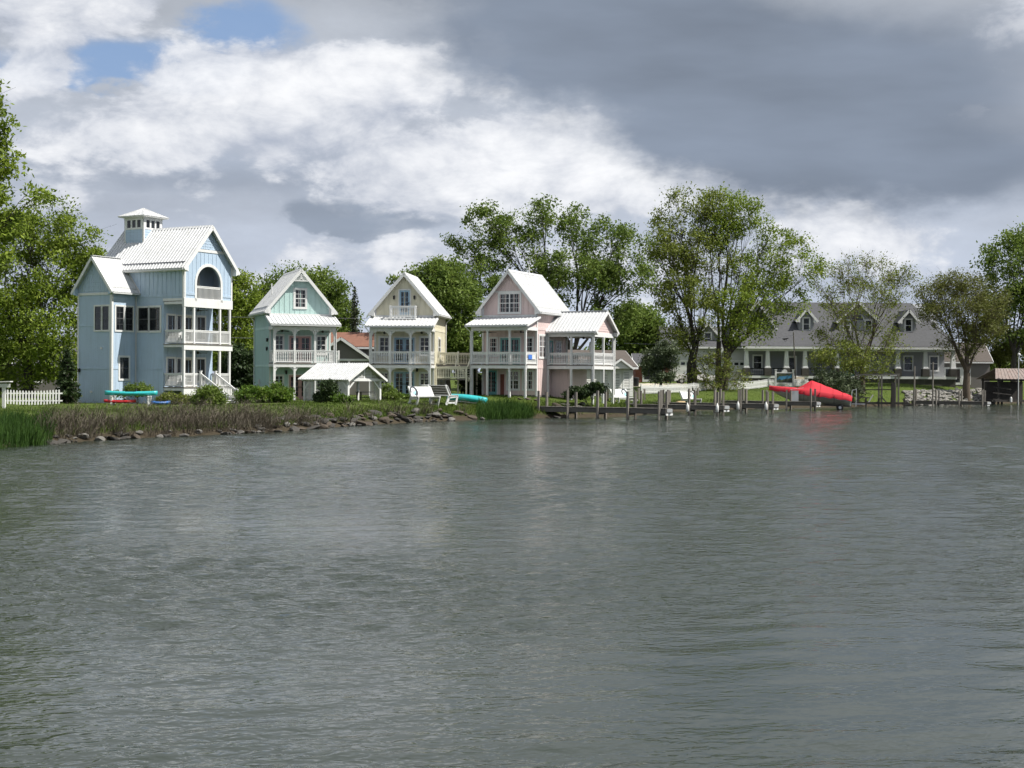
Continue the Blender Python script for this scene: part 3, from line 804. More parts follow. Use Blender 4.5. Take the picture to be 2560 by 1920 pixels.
# ------------------------------------------------------------------ gabled cottages with two-storey porches
def cottage(name, label, X, Y, phi, zg, P):
    root = thing(name, label, 'house', (X, Y, zg), R(phi))
    hw, pd, L = P['hw'], P['pd'], P['L']
    g = lambda k: P[k] - zg
    deck, gut, gb, zt, za = g('deck'), g('gut'), g('gb'), g('zt'), g('za')
    col = P['mat']; he = hw + P.get('over', 0.42); fo = 0.40
    sl = (za - zt) / he
    zw = zt + (he - hw) * sl - 0.07
    y0, y1 = pd, pd + L
    zroof = lambda a: zt + (he - abs(a)) * sl - 0.09
    F, LF, RT = fr_front(y0), fr_left(-hw), fr_right(hw)
    # walls
    MB().prism([(-hw, -0.6), (hw, -0.6), (hw, zw), (0, za - 0.07), (-hw, zw)], 0, -L, F).build('wall', col, root)
    bt = MB()
    # gable
    gtop = P.get('shingle')
    if gtop:
        zsh = gtop - zg
        battens(bt, F, -hw, hw, gb, lambda a: min(zroof(a), zsh))
        sh = MB(); shingle_rows(sh, F, zsh + .12, za - .35, lambda z: max(0, he - (z - zt) / sl - .30), 8, seed=3)
        sh.build('shingles', col, root, kind='stuff')
        MB().box(-(he - (zsh - zt) / sl) + .1, (he - (zsh - zt) / sl) - .1, -.01, .04, zsh, zsh + .10, F).build('gable_band', 'white', root)
    else:
        battens(bt, F, -hw, hw, gb, zroof)
    battens(bt, F, -hw, hw, deck + .02, gut - .1)
    battens(bt, F, -hw, hw, 0, deck - .4)
    battens(bt, LF, y0, y1, 0, zw - .05); battens(bt, RT, y0, y1, 0, zw - .05)
    bt.build('battens', col, root, kind='stuff')
    # flat bands where the sheets meet, corner boards, frieze
    for T, a0, a1 in ((LF, y0, y1), (RT, y0, y1)):
        for z in (deck - .30, gut - .22):
            MB().box(a0 + .1, a1, -.01, .03, z, z + .20, T).build('band_board', col, root)
    for sx in (-1, 1):
        T = LF if sx < 0 else RT
        cm = P.get('corner', 'white')
        MB().box(y0 - .03, y0 + .11, -.01, .035, 0, zw - .02, T).build('corner_board', cm, root)
        MB().box(y1 - .11, y1 + .03, -.01, .035, 0, zw - .02, T).build('corner_board', cm, root)
        MB().box(sx * hw - sx * .12 if sx > 0 else -hw, sx * hw if sx > 0 else -hw + .12, -.01, .033, 0, zw, F).build('corner_board', 'white', root)
    MB().box(-hw, hw, -.01, .05, gb - .02, gb + .13, F).build('gable_sill_board', 'white', root)
    # roof
    ya, yb = y0 - fo, y1 + .3
    for sx, nm in ((-1, 'roof_panel'), (1, 'roof_panel')):
        roof_slope(nm, (sx * he, ya, zt), (sx * he, yb, zt), (0, yb, za), (0, ya, za), root)
        rk = MB()
        for yy in (ya + .0, yb):
            p, q = Vector((sx * (he - .02), yy, zt - .12)), Vector((sx * .0, yy, za - .14))
            rk.beam(p, q, .05, .22)
        rk.each('rake_board', 'white', root)
        # boxed eave return
        T = F
        MB().prism([(sx * (he - .03), zt - .10), (sx * (hw - .03), zt - .22), (sx * (hw - .03), zw - .04), (sx * (hw + .02), zw + .0)], .0, fo + .02, F).build('eave_return', 'white', root)
        MB().box(sx * he - .03, sx * he + .03, ya + .03, yb - .03, zt - .17, zt - .04).build('fascia', 'white', root)
        MB().box(min(sx * hw, sx * (he - .02)), max(sx * hw, sx * (he - .02)), ya + .42, yb, zt - .19, zt - .15).build('soffit', 'white', root)
        gutter_run(root, (sx * (he + .05), ya + .1, zt - .10), (sx * (he + .05), yb, zt - .10))
        # snow guard
        t = .10; gp = Vector((sx * he * (1 - t), ya + .25, zt + (za - zt) * t + .06)); gq = Vector((sx * he * (1 - t), yb - .1, zt + (za - zt) * t + .06))
        MB().beam(gp, gq, .03, .06).build('snow_guard', 'gutter', root)
    MB().prism([(-.16, za - .13), (0, za + .05), (.16, za - .13), (0, za - .02)], -yb + y0, y0 - ya, F).build('ridge_cap', 'roof_edge', root)
    # porch roof
    px_ = hw + P.get('pover', .32); yf = -.42; zr = gut + .12
    roof_slope('porch_roof', (-px_, yf, zr), (px_, yf, zr), (px_, y0, gb + .0), (-px_, y0, gb + .0), root, m=P.get('proof', 'roof'))
    gutter_run(root, (-px_, yf - .05, zr - .10), (px_, yf - .05, zr - .10))
    for sx in (-1, 1):
        rk = MB().beam((sx * px_, yf, zr - .07), (sx * px_, y0, gb - .07), .05, .18)
        rk.build('porch_rake_board', 'white', root)
        Tq = fr_right(hw - .05) if sx > 0 else fr_left(-hw + .05)
        MB().prism([(0, gut - .02), (y0, gut - .02), (y0, gb - .12), (0, gut + .10)], -.04, .02, Tq).build('porch_cheek', col, root)
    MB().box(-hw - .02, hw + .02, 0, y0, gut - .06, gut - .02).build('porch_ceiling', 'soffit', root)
    MB().box(-hw, hw, -.02, .14, gut - .32, gut - .065).build('porch_beam', 'white', root)
    for sx in (-1, 1):
        MB().box(sx * hw - .07, sx * hw + .07, .142, y0 - .04, gut - .30, gut - .065).build('porch_beam', 'white', root)
    # deck
    MB().box(-hw - .03, hw + .03, -.05, y0 - .001, deck - .07, deck).build('deck_floor', 'deck', root)
    MB().box(-hw, hw, -.02, .14, deck - .32, deck - .075).build('deck_beam', 'white', root)
    for sx in (-1, 1):
        MB().box(sx * hw - .06, sx * hw + .06, .142, y0 - .04, deck - .30, deck - .075).build('deck_beam', 'white', root)
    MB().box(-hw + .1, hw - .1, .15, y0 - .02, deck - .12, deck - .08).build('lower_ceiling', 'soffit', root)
    pw = .075
    for x in P['posts']:
        for z0, z1 in ((deck, gut - .30), (-.8, deck - .31)):
            MB().box(x - pw, x + pw, -.015, .135, z0, z1).box(x - pw - .02, x + pw + .02, -.035, .155, z1 - .10, z1 - .02).box(x - pw - .015, x + pw + .015, -.03, .15, max(z0, 0) + .01, max(z0, 0) + .12).build('porch_post', 'white', root)
        if P.get('brackets'):
            for z in (gut - .32, deck - .32):
                for sx in (-1, 1):
                    bm_ = MB()
                    if abs(x + sx * .3) < hw + .05: bracket(bm_, x + sx * pw, .06, z, sx); bm_.build('post_bracket', 'white', root)
    xs_ = P['posts']
    for a, b in zip(xs_[:-1], xs_[1:]):
        railing(root, (a + pw, .05, deck), (b - pw, .05, deck), P.get('rh', 1.0), P['rail'], .135)
    for sx in (-1, 1):
        railing(root, (sx * (hw - .02), .14, deck), (sx * (hw - .02), y0 - .05, deck), P.get('rh', 1.0), P['rail'], .135)
    for x in P.get('fans', ()): fan(root, x, y0 * .5, gut - .06)
    for sx in (-1, 1):
        x = sx * (hw + .10); xe = sx * (he + .05)
        MB().tube([(xe, y1 + .1, zt - .16), (x, y1 - .05, zt - .55), (x, y1 - .05, .1)], .045, 6).build('downspout', 'white', root)
        MB().tube([(sx * (px_ - .05), yf + .02, zr - .16), (sx * (hw + .02), -.06, gut - .40), (sx * (hw + .02), -.06, deck - .35), (sx * (hw + .02), -.06, .1)], .035, 6).build('downspout', 'white', root)
        T = fr_left(-hw) if sx < 0 else fr_right(hw)
        MB().box(y0 + L * .6, y0 + L * .6 + .28, .0, .14, 1.2, 1.65, T).build('meter_box', 'gutter', root)
    # steel base course
    MB().box(-hw - .02, hw + .02, y0 - .02, y1 + .02, -.6, .10).build('foundation', 'stone_pale', root)
    return root, F, LF, RT

# mint cottage
gP = dict(hw=2.43, pd=1.8, L=6.0, deck=4.06, gut=6.95, gb=7.82, zt=8.10, za=11.48, mat='mint', posts=[-2.35, -.80, .80, 2.35], rail='turned', brackets=True, fans=(-1.6, 1.6), corner='mint')
mint, F, LF, RT = cottage('mint_cottage', 'mint green gabled cottage with sunburst gable trim and two-storey porch', -16.06, 108.5, 20.8, 1.12, gP)
zg = 1.12
window(mint, F, -.42, .42, 8.45 - zg, 9.85 - zg, 1, 2, 1, trim=.13)
MB().prism([(-.05, 0)] + [(.62 * math.cos(t), .42 * math.sin(t)) for t in ()] + [(.05, 0), (.05, .4), (-.05, .4)], 0, .02, lambda a, o, z: (a, 1.42 - o, 10.62 - zg + z)).build('gable_king_post', 'white', mint)
sb = MB()
for k in range(9):                                   # sunburst ornament under the peak
    t = math.pi * (k + .5) / 9
    sb.beam((.10 * math.cos(t), 1.40, 10.55 - zg + .10 * math.sin(t)), (.40 * math.cos(t), 1.40, 10.55 - zg + .38 * math.sin(t)), .03, .035, up=(0, 1, 0))
n = 16
for k in range(n):
    a, b = math.pi * k / n, math.pi * (k + 1) / n
    sb.beam((.43 * math.cos(a), 1.40, 10.55 - zg + .41 * math.sin(a)), (.43 * math.cos(b), 1.40, 10.55 - zg + .41 * math.sin(b)), .035, .06, up=(0, 1, 0))
sb.beam((-.62, 1.40, 10.52 - zg), (.62, 1.40, 10.52 - zg), .035, .08)
sb.build('sunburst_ornament', 'white', mint)
d = gP['deck'] - zg
window(mint, F, -2.05, -1.35, d + .75, d + 2.15, 1, 1, 1)
door(mint, F, -.85, .85, d + .02, d + 2.12, 2, 'door_pink')
window(mint, F, 1.35, 2.05, d + .75, d + 2.15, 1, 1, 1)
window(mint, F, -2.05, -1.35, .80, 1.95, 1, 1, 1)
door(mint, F, -.85, .85, .03, 2.0, 2, 'door_pink')
window(mint, F, 1.35, 2.05, .80, 1.95, 1, 1, 1)
sconce(mint, F, -1.1, 2.2)
sconce(mint, LF, 2.3, d + 1.1); sconce(mint, LF, 2.2, d + 1.8)
MB().tube([(-1.6, 5.2, 9.3 - zg), (-1.6, 5.2, 10.5 - zg)], .05, 6).build('vent_pipe', 'white', mint)
# little side balcony on its right
MB().box(2.46, 3.2, 1.9, 3.6, d - .1, d).build('side_deck', 'deck', mint)
MB().box(2.46, 3.2, 1.9, 2.0, d - .32, d - .105).build('deck_beam', 'white', mint)
railing(mint, (2.46, 1.95, d), (3.15, 1.95, d), 1.0, 'turned', .135)
railing(mint, (3.15, 1.95, d), (3.15, 3.55, d), 1.0, 'turned', .135)
for yy in (1.95, 3.5): MB().box(3.09, 3.21, yy - .06, yy + .06, -.3, d + 1.05).build('deck_post', 'white', mint)

# butter-yellow cottage
yP = dict(hw=2.42, pd=1.8, L=5.2, deck=4.04, gut=6.93, gb=7.82, zt=8.06, za=11.36, mat='yellow', posts=[-2.34, -.80, .82, 2.34], rail='turned', brackets=True, fans=(-1.45, 1.55), corner='yellow')
yel, F, LF, RT = cottage('yellow_cottage', 'butter yellow gabled cottage with blue doors and a small balcony in its gable', -8.81, 110.0, -6.5, 1.40, yP)
zg = 1.40
d = yP['deck'] - zg
door(yel, F, -.42, .42, 7.90 - zg, 9.95 - zg, 1, 'door_blue', mx=3, my=4)
sconce(yel, F, -.85, 9.35 - zg); sconce(yel, F, .80, 9.35 - zg)
window(yel, F, -2.0, -1.28, d + .75, d + 2.15, 1, 1, 1)
door(yel, F, -.82, .82, d + .02, d + 2.12, 2, 'door_blue')
window(yel, F, 1.28, 2.0, d + .75, d + 2.15, 1, 1, 1)
door(yel, F, -.82, .82, .03, 2.05, 2, 'door_blue', mx=2, my=5)
window(yel, F, 1.30, 1.98, 1.0, 1.95, 1, 1, 1); window(yel, F, -2.0, -1.3, 1.0, 1.95, 1, 1, 1)
sconce(yel, F, 1.05, 2.18)
MB().box(-.28, .18, 0, .03, 2.20, 2.36, F).build('name_plaque', 'yellow_plank', yel)
window(yel, RT, 3.6, 4.6, d + .75, d + 2.1, 1, 0, 0, trim=.14)
# balcony
bz = 7.72 - zg
MB().box(-1.05, 1.05, .95, 1.78, bz - .12, bz).build('balcony_floor', 'white', yel)
railing(yel, (-1.0, .98, bz), (1.0, .98, bz), .95, 'turned', .13)
for sx in (-1, 1):
    railing(yel, (sx * 1.0, 1.0, bz), (sx * 1.0, 1.75, bz), .95, 'turned', .13)
    MB().box(sx * 1.0 - .06, sx * 1.0 + .06, .93, 1.05, bz - .12, bz + .98).build('balcony_post', 'white', yel)
# side deck and stair on its right
MB().box(2.46, 5.35, 3.3, 5.8, d - .10, d).build('side_deck', 'deck', yel)
MB().box(2.46, 5.35, 3.3, 3.4, d - .34, d - .105).build('deck_beam', 'cream_trim', yel)
railing(yel, (2.5, 3.38, d), (4.1, 3.38, d), 1.0, 'turned', .13, m='cream_trim')
railing(yel, (2.5, 5.75, d), (5.3, 5.75, d), 1.0, 'turned', .13, m='cream_trim')
railing(yel, (5.3, 3.40, d), (5.3, 5.7, d), 1.0, 'turned', .13, m='cream_trim')
for xx, yy in ((4.1, 3.38), (5.3, 3.38), (5.3, 5.75), (2.55, 3.38)):
    MB().box(xx - .06, xx + .06, yy - .06, yy + .06, -.3, d + 1.08).build('deck_post', 'cream_trim', yel)
lz = d - 1.15                                            # landing half way down
MB().box(2.50, 5.0, 2.2, 3.25, lz - .08, lz).build('stair_landing', 'deck', yel)
railing(yel, (2.5, 2.2, lz), (4.95, 2.2, lz), .95, 'turned', .13, m='cream_trim')
for sx, xx in ((0, 2.52), (1, 4.95)):
    MB().box(xx - .06, xx + .06, 2.14, 2.26, -.3, lz + 1.0).build('deck_post', 'cream_trim', yel)
st = MB()
st.beam((4.15, 3.25, d - .1), (5.15, 2.35, lz - .1), .05, .25).beam((5.2, 3.25, d - .1), (5.2, 2.3, lz - .1), .05, .25)
for k in range(6):
    t = (k + .5) / 6; st.box(4.15, 5.15, 3.25 - .9 * t - .14, 3.25 - .9 * t + .14, d - 1.15 * t - .04, d - 1.15 * t)
st.build('stair_flight', 'cream_trim', yel)
MB().beam((5.25, 3.3, d + 1.0), (5.05, 2.2, lz + .95), .07, .10).beam((4.15, 3.3, d + 1.0), (4.05, 2.2, lz + .95), .07, .10).each('stair_rail', 'cream_trim', yel)

# blush-pink cottage with a porch wing
pP = dict(hw=2.42, pd=2.1, L=6.1, deck=4.07, gut=7.08, gb=7.95, zt=8.30, za=11.70, mat='pink', posts=[-2.35, -.97, .98, 2.35], rail='lattice', fans=(-1.4, 1.5), shingle=9.92, corner='white')
PX, PY = 1.06 - .906 * 2.40, 110.0 + .4226 * 2.40
pnk, F, LF, RT = cottage('pink_cottage', 'blush pink gabled cottage with lattice railings and a porch wing on posts', PX, PY, -25.0, 1.55, pP)
zg = 1.55
d = pP['deck'] - zg
window(pnk, F, -.92, .92, 8.28 - zg, 9.80 - zg, 2, 2, 1, trim=.13)
window(pnk, F, -1.75, -1.10, d + .75, d + 2.15, 1, 1, 1)
door(pnk, F, -.80, .95, d + .02, d + 2.15, 2, 'door_teal', mx=3, my=4)
window(pnk, F, 1.45, 2.05, d + .75, d + 2.15, 1, 1, 1)
door(pnk, F, -1.95, -1.10, .03, 2.05, 1, 'door_teal', mx=3, my=5)
window(pnk, F, -.15, .85, .55, 2.0, 2, 1, 1); window(pnk, F, 1.25, 2.1, .55, 2.0, 2, 1, 1)
MB().box(-.75, -.45, 0, .10, .1, 1.75, F).build('door_side_panel', 'brick', pnk)
window(pnk, RT, 2.55, 3.85, d + .62, d + 2.35, 2, 1, 1, trim=.13)
MB().box(-.62, .05, 0, .02, d + .42, d + .78, lambda a, o, z: (2.46 + o, 1.0 + a, z)).build('blue_sign', 'sign_blue', pnk)
MB().box(.07, .75, 0, .02, d + .42, d + .78, lambda a, o, z: (2.46 + o, 1.0 + a, z)).build('white_sign', 'white', pnk)
MB().tube([(.12, 5.6, 11.4 - zg), (.12, 5.6, 12.2 - zg)], .045, 6).build('vent_pipe', 'white', pnk)
# wing: local x from the right wall outwards, y from 4.15 to 8.65
wy0, wy1, wx0, wx1 = 4.15, 8.64, 2.44, 6.43
we, wr = 6.78 - zg, 8.48 - zg
wy = (wy0 + wy1) / 2; oh = .32
MB().box(wx0, wx1, wy0, wy1, d - .07, d).build('wing_deck_floor', 'deck', pnk)
for a, b in (((wx0, wy0), (wx1, wy0)), ((wx1, wy0), (wx1, wy1)), ((wx0, wy1), (wx1, wy1))):
    MB().beam((a[0], a[1], d - .20), (b[0], b[1], d - .20), .14, .25).build('deck_beam', 'white', pnk)
    MB().beam((a[0], a[1], we - .25), (b[0], b[1], we - .25), .14, .34).build('porch_beam', 'white', pnk)
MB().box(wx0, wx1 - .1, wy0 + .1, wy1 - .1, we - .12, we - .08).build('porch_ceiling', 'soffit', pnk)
wposts = [(wx0 + .08, wy0), (4.55, wy0), (wx1, wy0), (wx1, wy), (wx1, wy1), (4.55, wy1)]
for x, y in wposts:
    for z0, z1 in ((d, we - .40), (-1.0, d - .32)):
        MB().box(x - .08, x + .08, y - .08, y + .08, z0, z1).build('porch_post', 'white', pnk)
railing(pnk, (wx0 + .16, wy0, d), (4.47, wy0, d), 1.0, 'lattice', .14)
railing(pnk, (4.63, wy0, d), (wx1 - .08, wy0, d), 1.0, 'lattice', .14)
railing(pnk, (wx1, wy0 + .08, d), (wx1, wy - .08, d), 1.0, 'lattice', .14)
railing(pnk, (wx1, wy + .08, d), (wx1, wy1 - .08, d), 1.0, 'lattice', .14)
railing(pnk, (wx0 + .1, wy1, d), (wx1 - .08, wy1, d), 1.0, 'lattice', .14)
hh = (wy1 - wy0) / 2 + oh
for sy in (-1, 1):
    yy = wy + sy * hh
    roof_slope('wing_roof_panel', (wx0 - .9, yy, we), (wx1 + .40, yy, we), (wx1 + .40, wy, wr), (wx0 - .9, wy, wr), pnk)
    MB().beam((wx1 + .40, yy, we - .09), (wx1 + .40, wy, wr - .10), .05, .20).build('rake_board', 'white', pnk)
    gutter_run(pnk, (wx0, yy + sy * .05, we - .08), (wx1 + .35, yy + sy * .05, we - .08))
    MB().prism([(wy + sy * (hh - .03), we - .06), (wy + sy * (hh - oh - .05), we - .30), (wy + sy * (hh - oh - .05), we + .02)], 0, .40, lambda a, o, z: (wx1 + o, a, z)).build('eave_return', 'white', pnk)
ssl = (wr - we) / hh
MB().prism([(wy - hh + oh, we - .1), (wy + hh - oh, we - .1), (wy + hh - oh, we + oh * ssl - .08), (wy, wr - .08), (wy - hh + oh, we + oh * ssl - .08)], -.12, 0, fr_right(wx1)).build('wing_gable', 'pink', pnk)
lap = MB()
for k in range(7):
    z0 = we + .06 + k * .2; hwd = (wr - z0 - .16) / ssl - .05
    if hwd > .1: lap.hexa([(wx1 + .03, wy - hwd, z0), (wx1 + .03, wy + hwd, z0), (wx1 - .01, wy + hwd, z0), (wx1 - .01, wy - hwd, z0),
                           (wx1 + .008, wy - hwd + .15, z0 + .2), (wx1 + .008, wy + hwd - .15, z0 + .2), (wx1 - .01, wy + hwd - .15, z0 + .2), (wx1 - .01, wy - hwd + .15, z0 + .2)])
lap.build('lap_siding', 'pink', pnk, kind='stuff')
MB().beam((wx0 - .5, wy, wr + .03), (wx1 + .4, wy, wr + .03), .28, .04).build('ridge_cap', 'roof_edge', pnk)
# store room under the wing
MB().box(2.44, 4.35, 5.0, 8.0, -.5, d - .10).build('store_room', 'pink', pnk)
sbt = MB(); battens(sbt, fr_front(5.0), 2.44, 4.35, 0, d - .35, .24); sbt.build('battens', 'pink', pnk, kind='stuff')
# wing furniture seen over the rail: door and window on the house wall
door(pnk, RT, 4.5, 5.3, d + .02, d + 2.0, 1, 'door_teal')
window(pnk, RT, 6.0, 7.0, d + .75, d + 1.95, 2, 0, 1, trim=.1)
fan(pnk, 4.7, wy, we - .12)
for x, y in ((wx1 + .12, wy0 - .1), (wx1 + .12, wy1 + .12)):
    dsp = MB().tube([(wx1 + .30, y + (.3 if y > wy else -.3), we - .14), (wx1 + .12, y, we - .48), (wx1 + .12, y, .1)], .05, 6)
    dsp.build('downspout', 'white', pnk)

# ------------------------------------------------------------------ tall blue house with cupola
def blue_house():
    zg = 0.98
    ph = R(60)
    root = thing('blue_house', 'tall pale blue three-storey house with cupola and arched balcony', 'house', (-23.46, 100.0, zg), ph)
    W, L, pd = 5.08, 8.2, 1.92
    d1, d2, b3 = 2.21 - zg, 5.33 - zg, 8.42 - zg
    zt, za = 10.72 - zg, 13.98 - zg
    cx = W / 2; he = cx + .38; sl = (za - zt) / he
    F, LF, RT = fr_front(0), fr_left(0), fr_right(W)
    PF = fr_front(pd)
    zw = zt + .38 * sl - .08
    zroof = lambda a: zt + (he - abs(a - cx)) * sl - .10
    MB().box(0, W, pd, L, -.7, b3 - .02).build('wall', 'blue', root)
    # upper storey: side walls, back, loggia back wall, floor
    up = MB()
    up.box(0, .14, .14, L, b3 - .02, zw).box(W - .14, W, .14, L, b3 - .02, zw)
    up.prism([(0, b3 - .02), (W, b3 - .02), (W, zw), (cx, za - .09), (0, zw)], 0, -.14, fr_front(L - .14))
    up.prism([(.14, b3), (W - .14, b3), (W - .14, zw), (cx, za - .2), (.14, zw)], 0, -.1, fr_front(1.7))
    up.build('upper_wall', 'blue', root)
    MB().box(.0, W, .0, pd + .1, b3 - .14, b3).build('loggia_floor', 'deck', root)
    # front gable wall with arched opening
    ax0, ax1, spring, r = cx - 1.265, cx + 1.265, 9.72 - zg, 1.265
    z0 = b3 - .001
    fw = MB()
    def col_(a, b, la, lb, ha, hb):
        P = [F(a, 0, la), F(b, 0, lb), F(b, -.14, lb), F(a, -.14, la), F(a, 0, ha), F(b, 0, hb), F(b, -.14, hb), F(a, -.14, ha)]
        fw.hexa(P)
    for a, b in ((0, ax0), (ax1, W)):
        col_(a, b, z0, z0, zroof(a), zroof(b))
    n = 18
    for i in range(n):
        t0, t1 = math.pi - math.pi * i / n, math.pi - math.pi * (i + 1) / n
        a, b = cx + r * math.cos(t0), cx + r * math.cos(t1)
        ha, hb = zroof(a), zroof(b)
        if a < cx < b: hb = zroof(b)
        col_(a, b, spring + r * math.sin(t0), spring + r * math.sin(t1), ha, hb)
    fw.build('gable_wall', 'blue', root)
    tr = MB()
    for i in range(n):
        t0, t1 = math.pi - math.pi * i / n, math.pi - math.pi * (i + 1) / n
        q = r + .20
        P = []
        for o in (-.05, .05):
            P += [F(cx + r * math.cos(t0), o, spring + r * math.sin(t0)), F(cx + r * math.cos(t1), o, spring + r * math.sin(t1)),
                  F(cx + q * math.cos(t1), o, spring + q * math.sin(t1)), F(cx + q * math.cos(t0), o, spring + q * math.sin(t0))]
        tr.hexa(P)
    tr.box(ax0 - .20, ax0, -.05, .05, z0, spring, F).box(ax1, ax1 + .20, -.05, .05, z0, spring, F)
    tr.build('arch_trim', 'white', root)
    railing(root, (ax0, .03, b3 + .06), (ax1, .03, b3 + .06), 1.05, 'plain', .125)
    door(root, fr_front(1.70), cx - .8, cx + .8, b3 + .02, b3 + 2.0, 2, 'white')
    bt = MB()
    zc = 12.0 - zg
    battens(bt, F, 0, W, b3 + .62, lambda a: min(zroof(a), zc) if abs(a - cx) > 1.5 else b3, .42)
    for k in range(-3, 4):
        a = cx + k * .42; zb_ = spring + math.sqrt(max(0, (r + .2) ** 2 - (a - cx) ** 2))
        if min(zroof(a), zc) - zb_ > .1: bt.box(a - .022, a + .022, -.01, .022, zb_, min(zroof(a), zc), F)
    battens(bt, LF, 0, 4.66, b3 + .45, zw - .25, .42)
    battens(bt, LF, pd, 4.66, 0, b3 - .1, .20, .02, .006); battens(bt, RT, pd, L, 0, zw - .1, .42)
    battens(bt, PF, 0, W, d1, b3 - .2, .42)
    bt.build('battens', 'blue', root, kind='stuff')
    MB().box(.0, ax0 - .21, -.01, .035, b3 + .40, b3 + .58, F).build('band_board', 'blue', root)
    MB().box(ax1 + .21, W, -.01, .035, b3 + .40, b3 + .58, F).build('band_board', 'blue', root)
    hc = he - (zc - zt) / sl
    MB().box(cx - hc + .12, cx + hc - .12, -.01, .045, zc, zc + .20, F).build('gable_band', 'white', root)
    sh = MB(); shingle_rows(sh, F, zc + .22, za - .35, lambda z: max(0, he - (z - zt) / sl - .30), 7, cx=cx, wav=.03, seed=5)
    sh.build('shingles', 'blue', root, kind='stuff')
    for z, a0, a1 in ((6.55 - zg, pd, 2.14), (3.45 - zg, pd, 4.66)):
        MB().box(a0, a1, -.01, .03, z, z + .16, LF).build('band_board', 'blue', root)
    MB().box(0.02, 4.66, -.01, .032, b3 + .28, b3 + .44, LF).build('band_board', 'blue', root)
    # corner boards
    MB().box(0, .14, -.01, .04, b3, zroof(.07), F).box(W - .14, W, -.01, .04, b3, zroof(.07), F).each('corner_board', 'white', root)
    MB().box(0, .14, -.01, .042, b3, zw - .1, LF).build('corner_board', 'white', root)
    MB().box(pd - .02, pd + .13, -.01, .042, -.2, b3 - .3, LF).build('corner_board', 'blue', root)
    MB().box(pd, pd + .13, -.01, .042, -.2, b3 - .3, RT).build('corner_board', 'blue', root)
    # beams and decks
    for z, nm in ((b3, 'upper_beam'), (d2, 'middle_beam'), (d1, 'lower_beam')):
        hgt = .45 if nm != 'lower_beam' else .62
        MB().box(-.03, W + .03, -.05, .16, z - hgt, z - .08 if nm != 'upper_beam' else z + .18).build(nm, 'white', root)
        MB().box(-.02, .12, .162, pd - .03, z - .26, z - .08).build('side_beam', 'white', root)
        MB().box(W - .12, W + .02, .162, pd - .03, z - .26, z - .08).build('side_beam', 'white', root)
        if nm != 'upper_beam':
            MB().box(-.06, W + .06, -.09, pd - .001, z - .07, z).build('deck_floor', 'deck', root)
    MB().box(-.02, .12, .14, pd + .1, b3 - .02, b3 + .16).build('side_beam', 'white', root)
    for z in (b3, d2):
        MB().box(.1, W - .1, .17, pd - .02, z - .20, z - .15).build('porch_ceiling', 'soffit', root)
    px_ = [.07, 1.07, 3.81, W - .20]
    for x in px_:
        for z0, z1 in ((d1, d2 - .45), (d2, b3 - .45)):
            MB().box(x - .075, x + .075, -.02, .13, z0, z1).box(x - .09, x + .09, -.035, .145, z0 + .01, z0 + .11).build('porch_post', 'white', root)
    for x in (.1, 1.07, 3.81, W - .2):
        MB().box(x - .07, x + .07, 0, .12, -.5, d1 - .62).build('foundation_post', 'white', root)
    rh = 1.0
    for a, b in zip(px_[:-1], px_[1:]):
        railing(root, (a + .075, .05, d2), (b - .075, .05, d2), rh, 'plain', .12)
    railing(root, (.145, .05, d1), (.995, .05, d1), rh, 'plain', .12)
    railing(root, (1.145, .05, d1), (1.62, .05, d1), rh, 'plain', .12)
    railing(root, (3.885, .05, d1), (W - .275, .05, d1), rh, 'plain', .12)
    railing(root, (3.2, .05, d1), (3.735, .05, d1), rh, 'plain', .12)
    for dd in (d1, d2):
        railing(root, (.07, .14, dd), (.07, pd - .05, dd), rh, 'plain', .12)
        railing(root, (W - .1, .14, dd), (W - .1, pd - .05, dd), rh, 'plain', .12)
    # porch back wall: windows and doors
    for dd in (d1, d2):
        window(root, PF, .35, 1.05, dd + .55, dd + 2.05, 1, 0, 0, trim=.14, sash_m='sash_dark')
        window(root, PF, 1.35, 1.75, dd + .30, dd + 2.05, 1, 0, 0, trim=.10, hung=False, sash_m='sash_dark')
        door(root, PF, 2.05, 2.95, dd + .02, dd + 2.10, 1, 'cream_trim', mx=1, my=1)
        window(root, PF, 3.45, 4.25, dd + .45, dd + 2.05, 1, 0, 0, trim=.14, sash_m='sash_dark')
        fan(root, 2.5, .95, dd + 2.85)
    # front stair
    sx0, sx1 = 1.62, 3.20
    stp = MB(); nst = 7
    for k in range(nst):
        z = d1 - (k + 1) * (d1 + .02) / (nst + 1); stp.box(sx0 + .05, sx1 - .05, -.05 - (k + 1) * .29, -.05 - k * .29, z - .05, z)
    stp.build('stair_treads', 'white', root)
    yb_ = -.05 - nst * .29
    for x in (sx0, sx1):
        MB().beam((x, -.05, d1 - .15), (x, yb_ - .1, .02), .06, .28).build('stair_string', 'white', root)
        MB().box(x - .07, x + .07, -.19, -.05, -.2, d1 + 1.12).box(x - .10, x + .10, -.22, -.02, d1 + 1.12, d1 + 1.18).build('newel_post', 'white', root)
        MB().box(x - .07, x + .07, yb_ - .2, yb_ - .06, -.3, 1.12).box(x - .10, x + .10, yb_ - .23, yb_ - .03, 1.12, 1.18).build('newel_post', 'white', root)
        MB().beam((x, -.12, d1 + .98), (x, yb_ - .13, .95), .09, .10).beam((x, -.12, d1 + .20), (x, yb_ - .13, .18), .05, .08).each('stair_rail', 'white', root)
        sbm = MB()
        for k in range(15):
            t = (k + .5) / 15; y = -.12 + (yb_ - .01) * t; z = d1 * (1 - t)
            sbm.box(x - .02, x + .02, y - .02, y + .02, z + .2, z + .95)
        sbm.build('stair_balusters', 'white', root, kind='stuff')
    # main roof
    ya, yb = -.40, L + .30
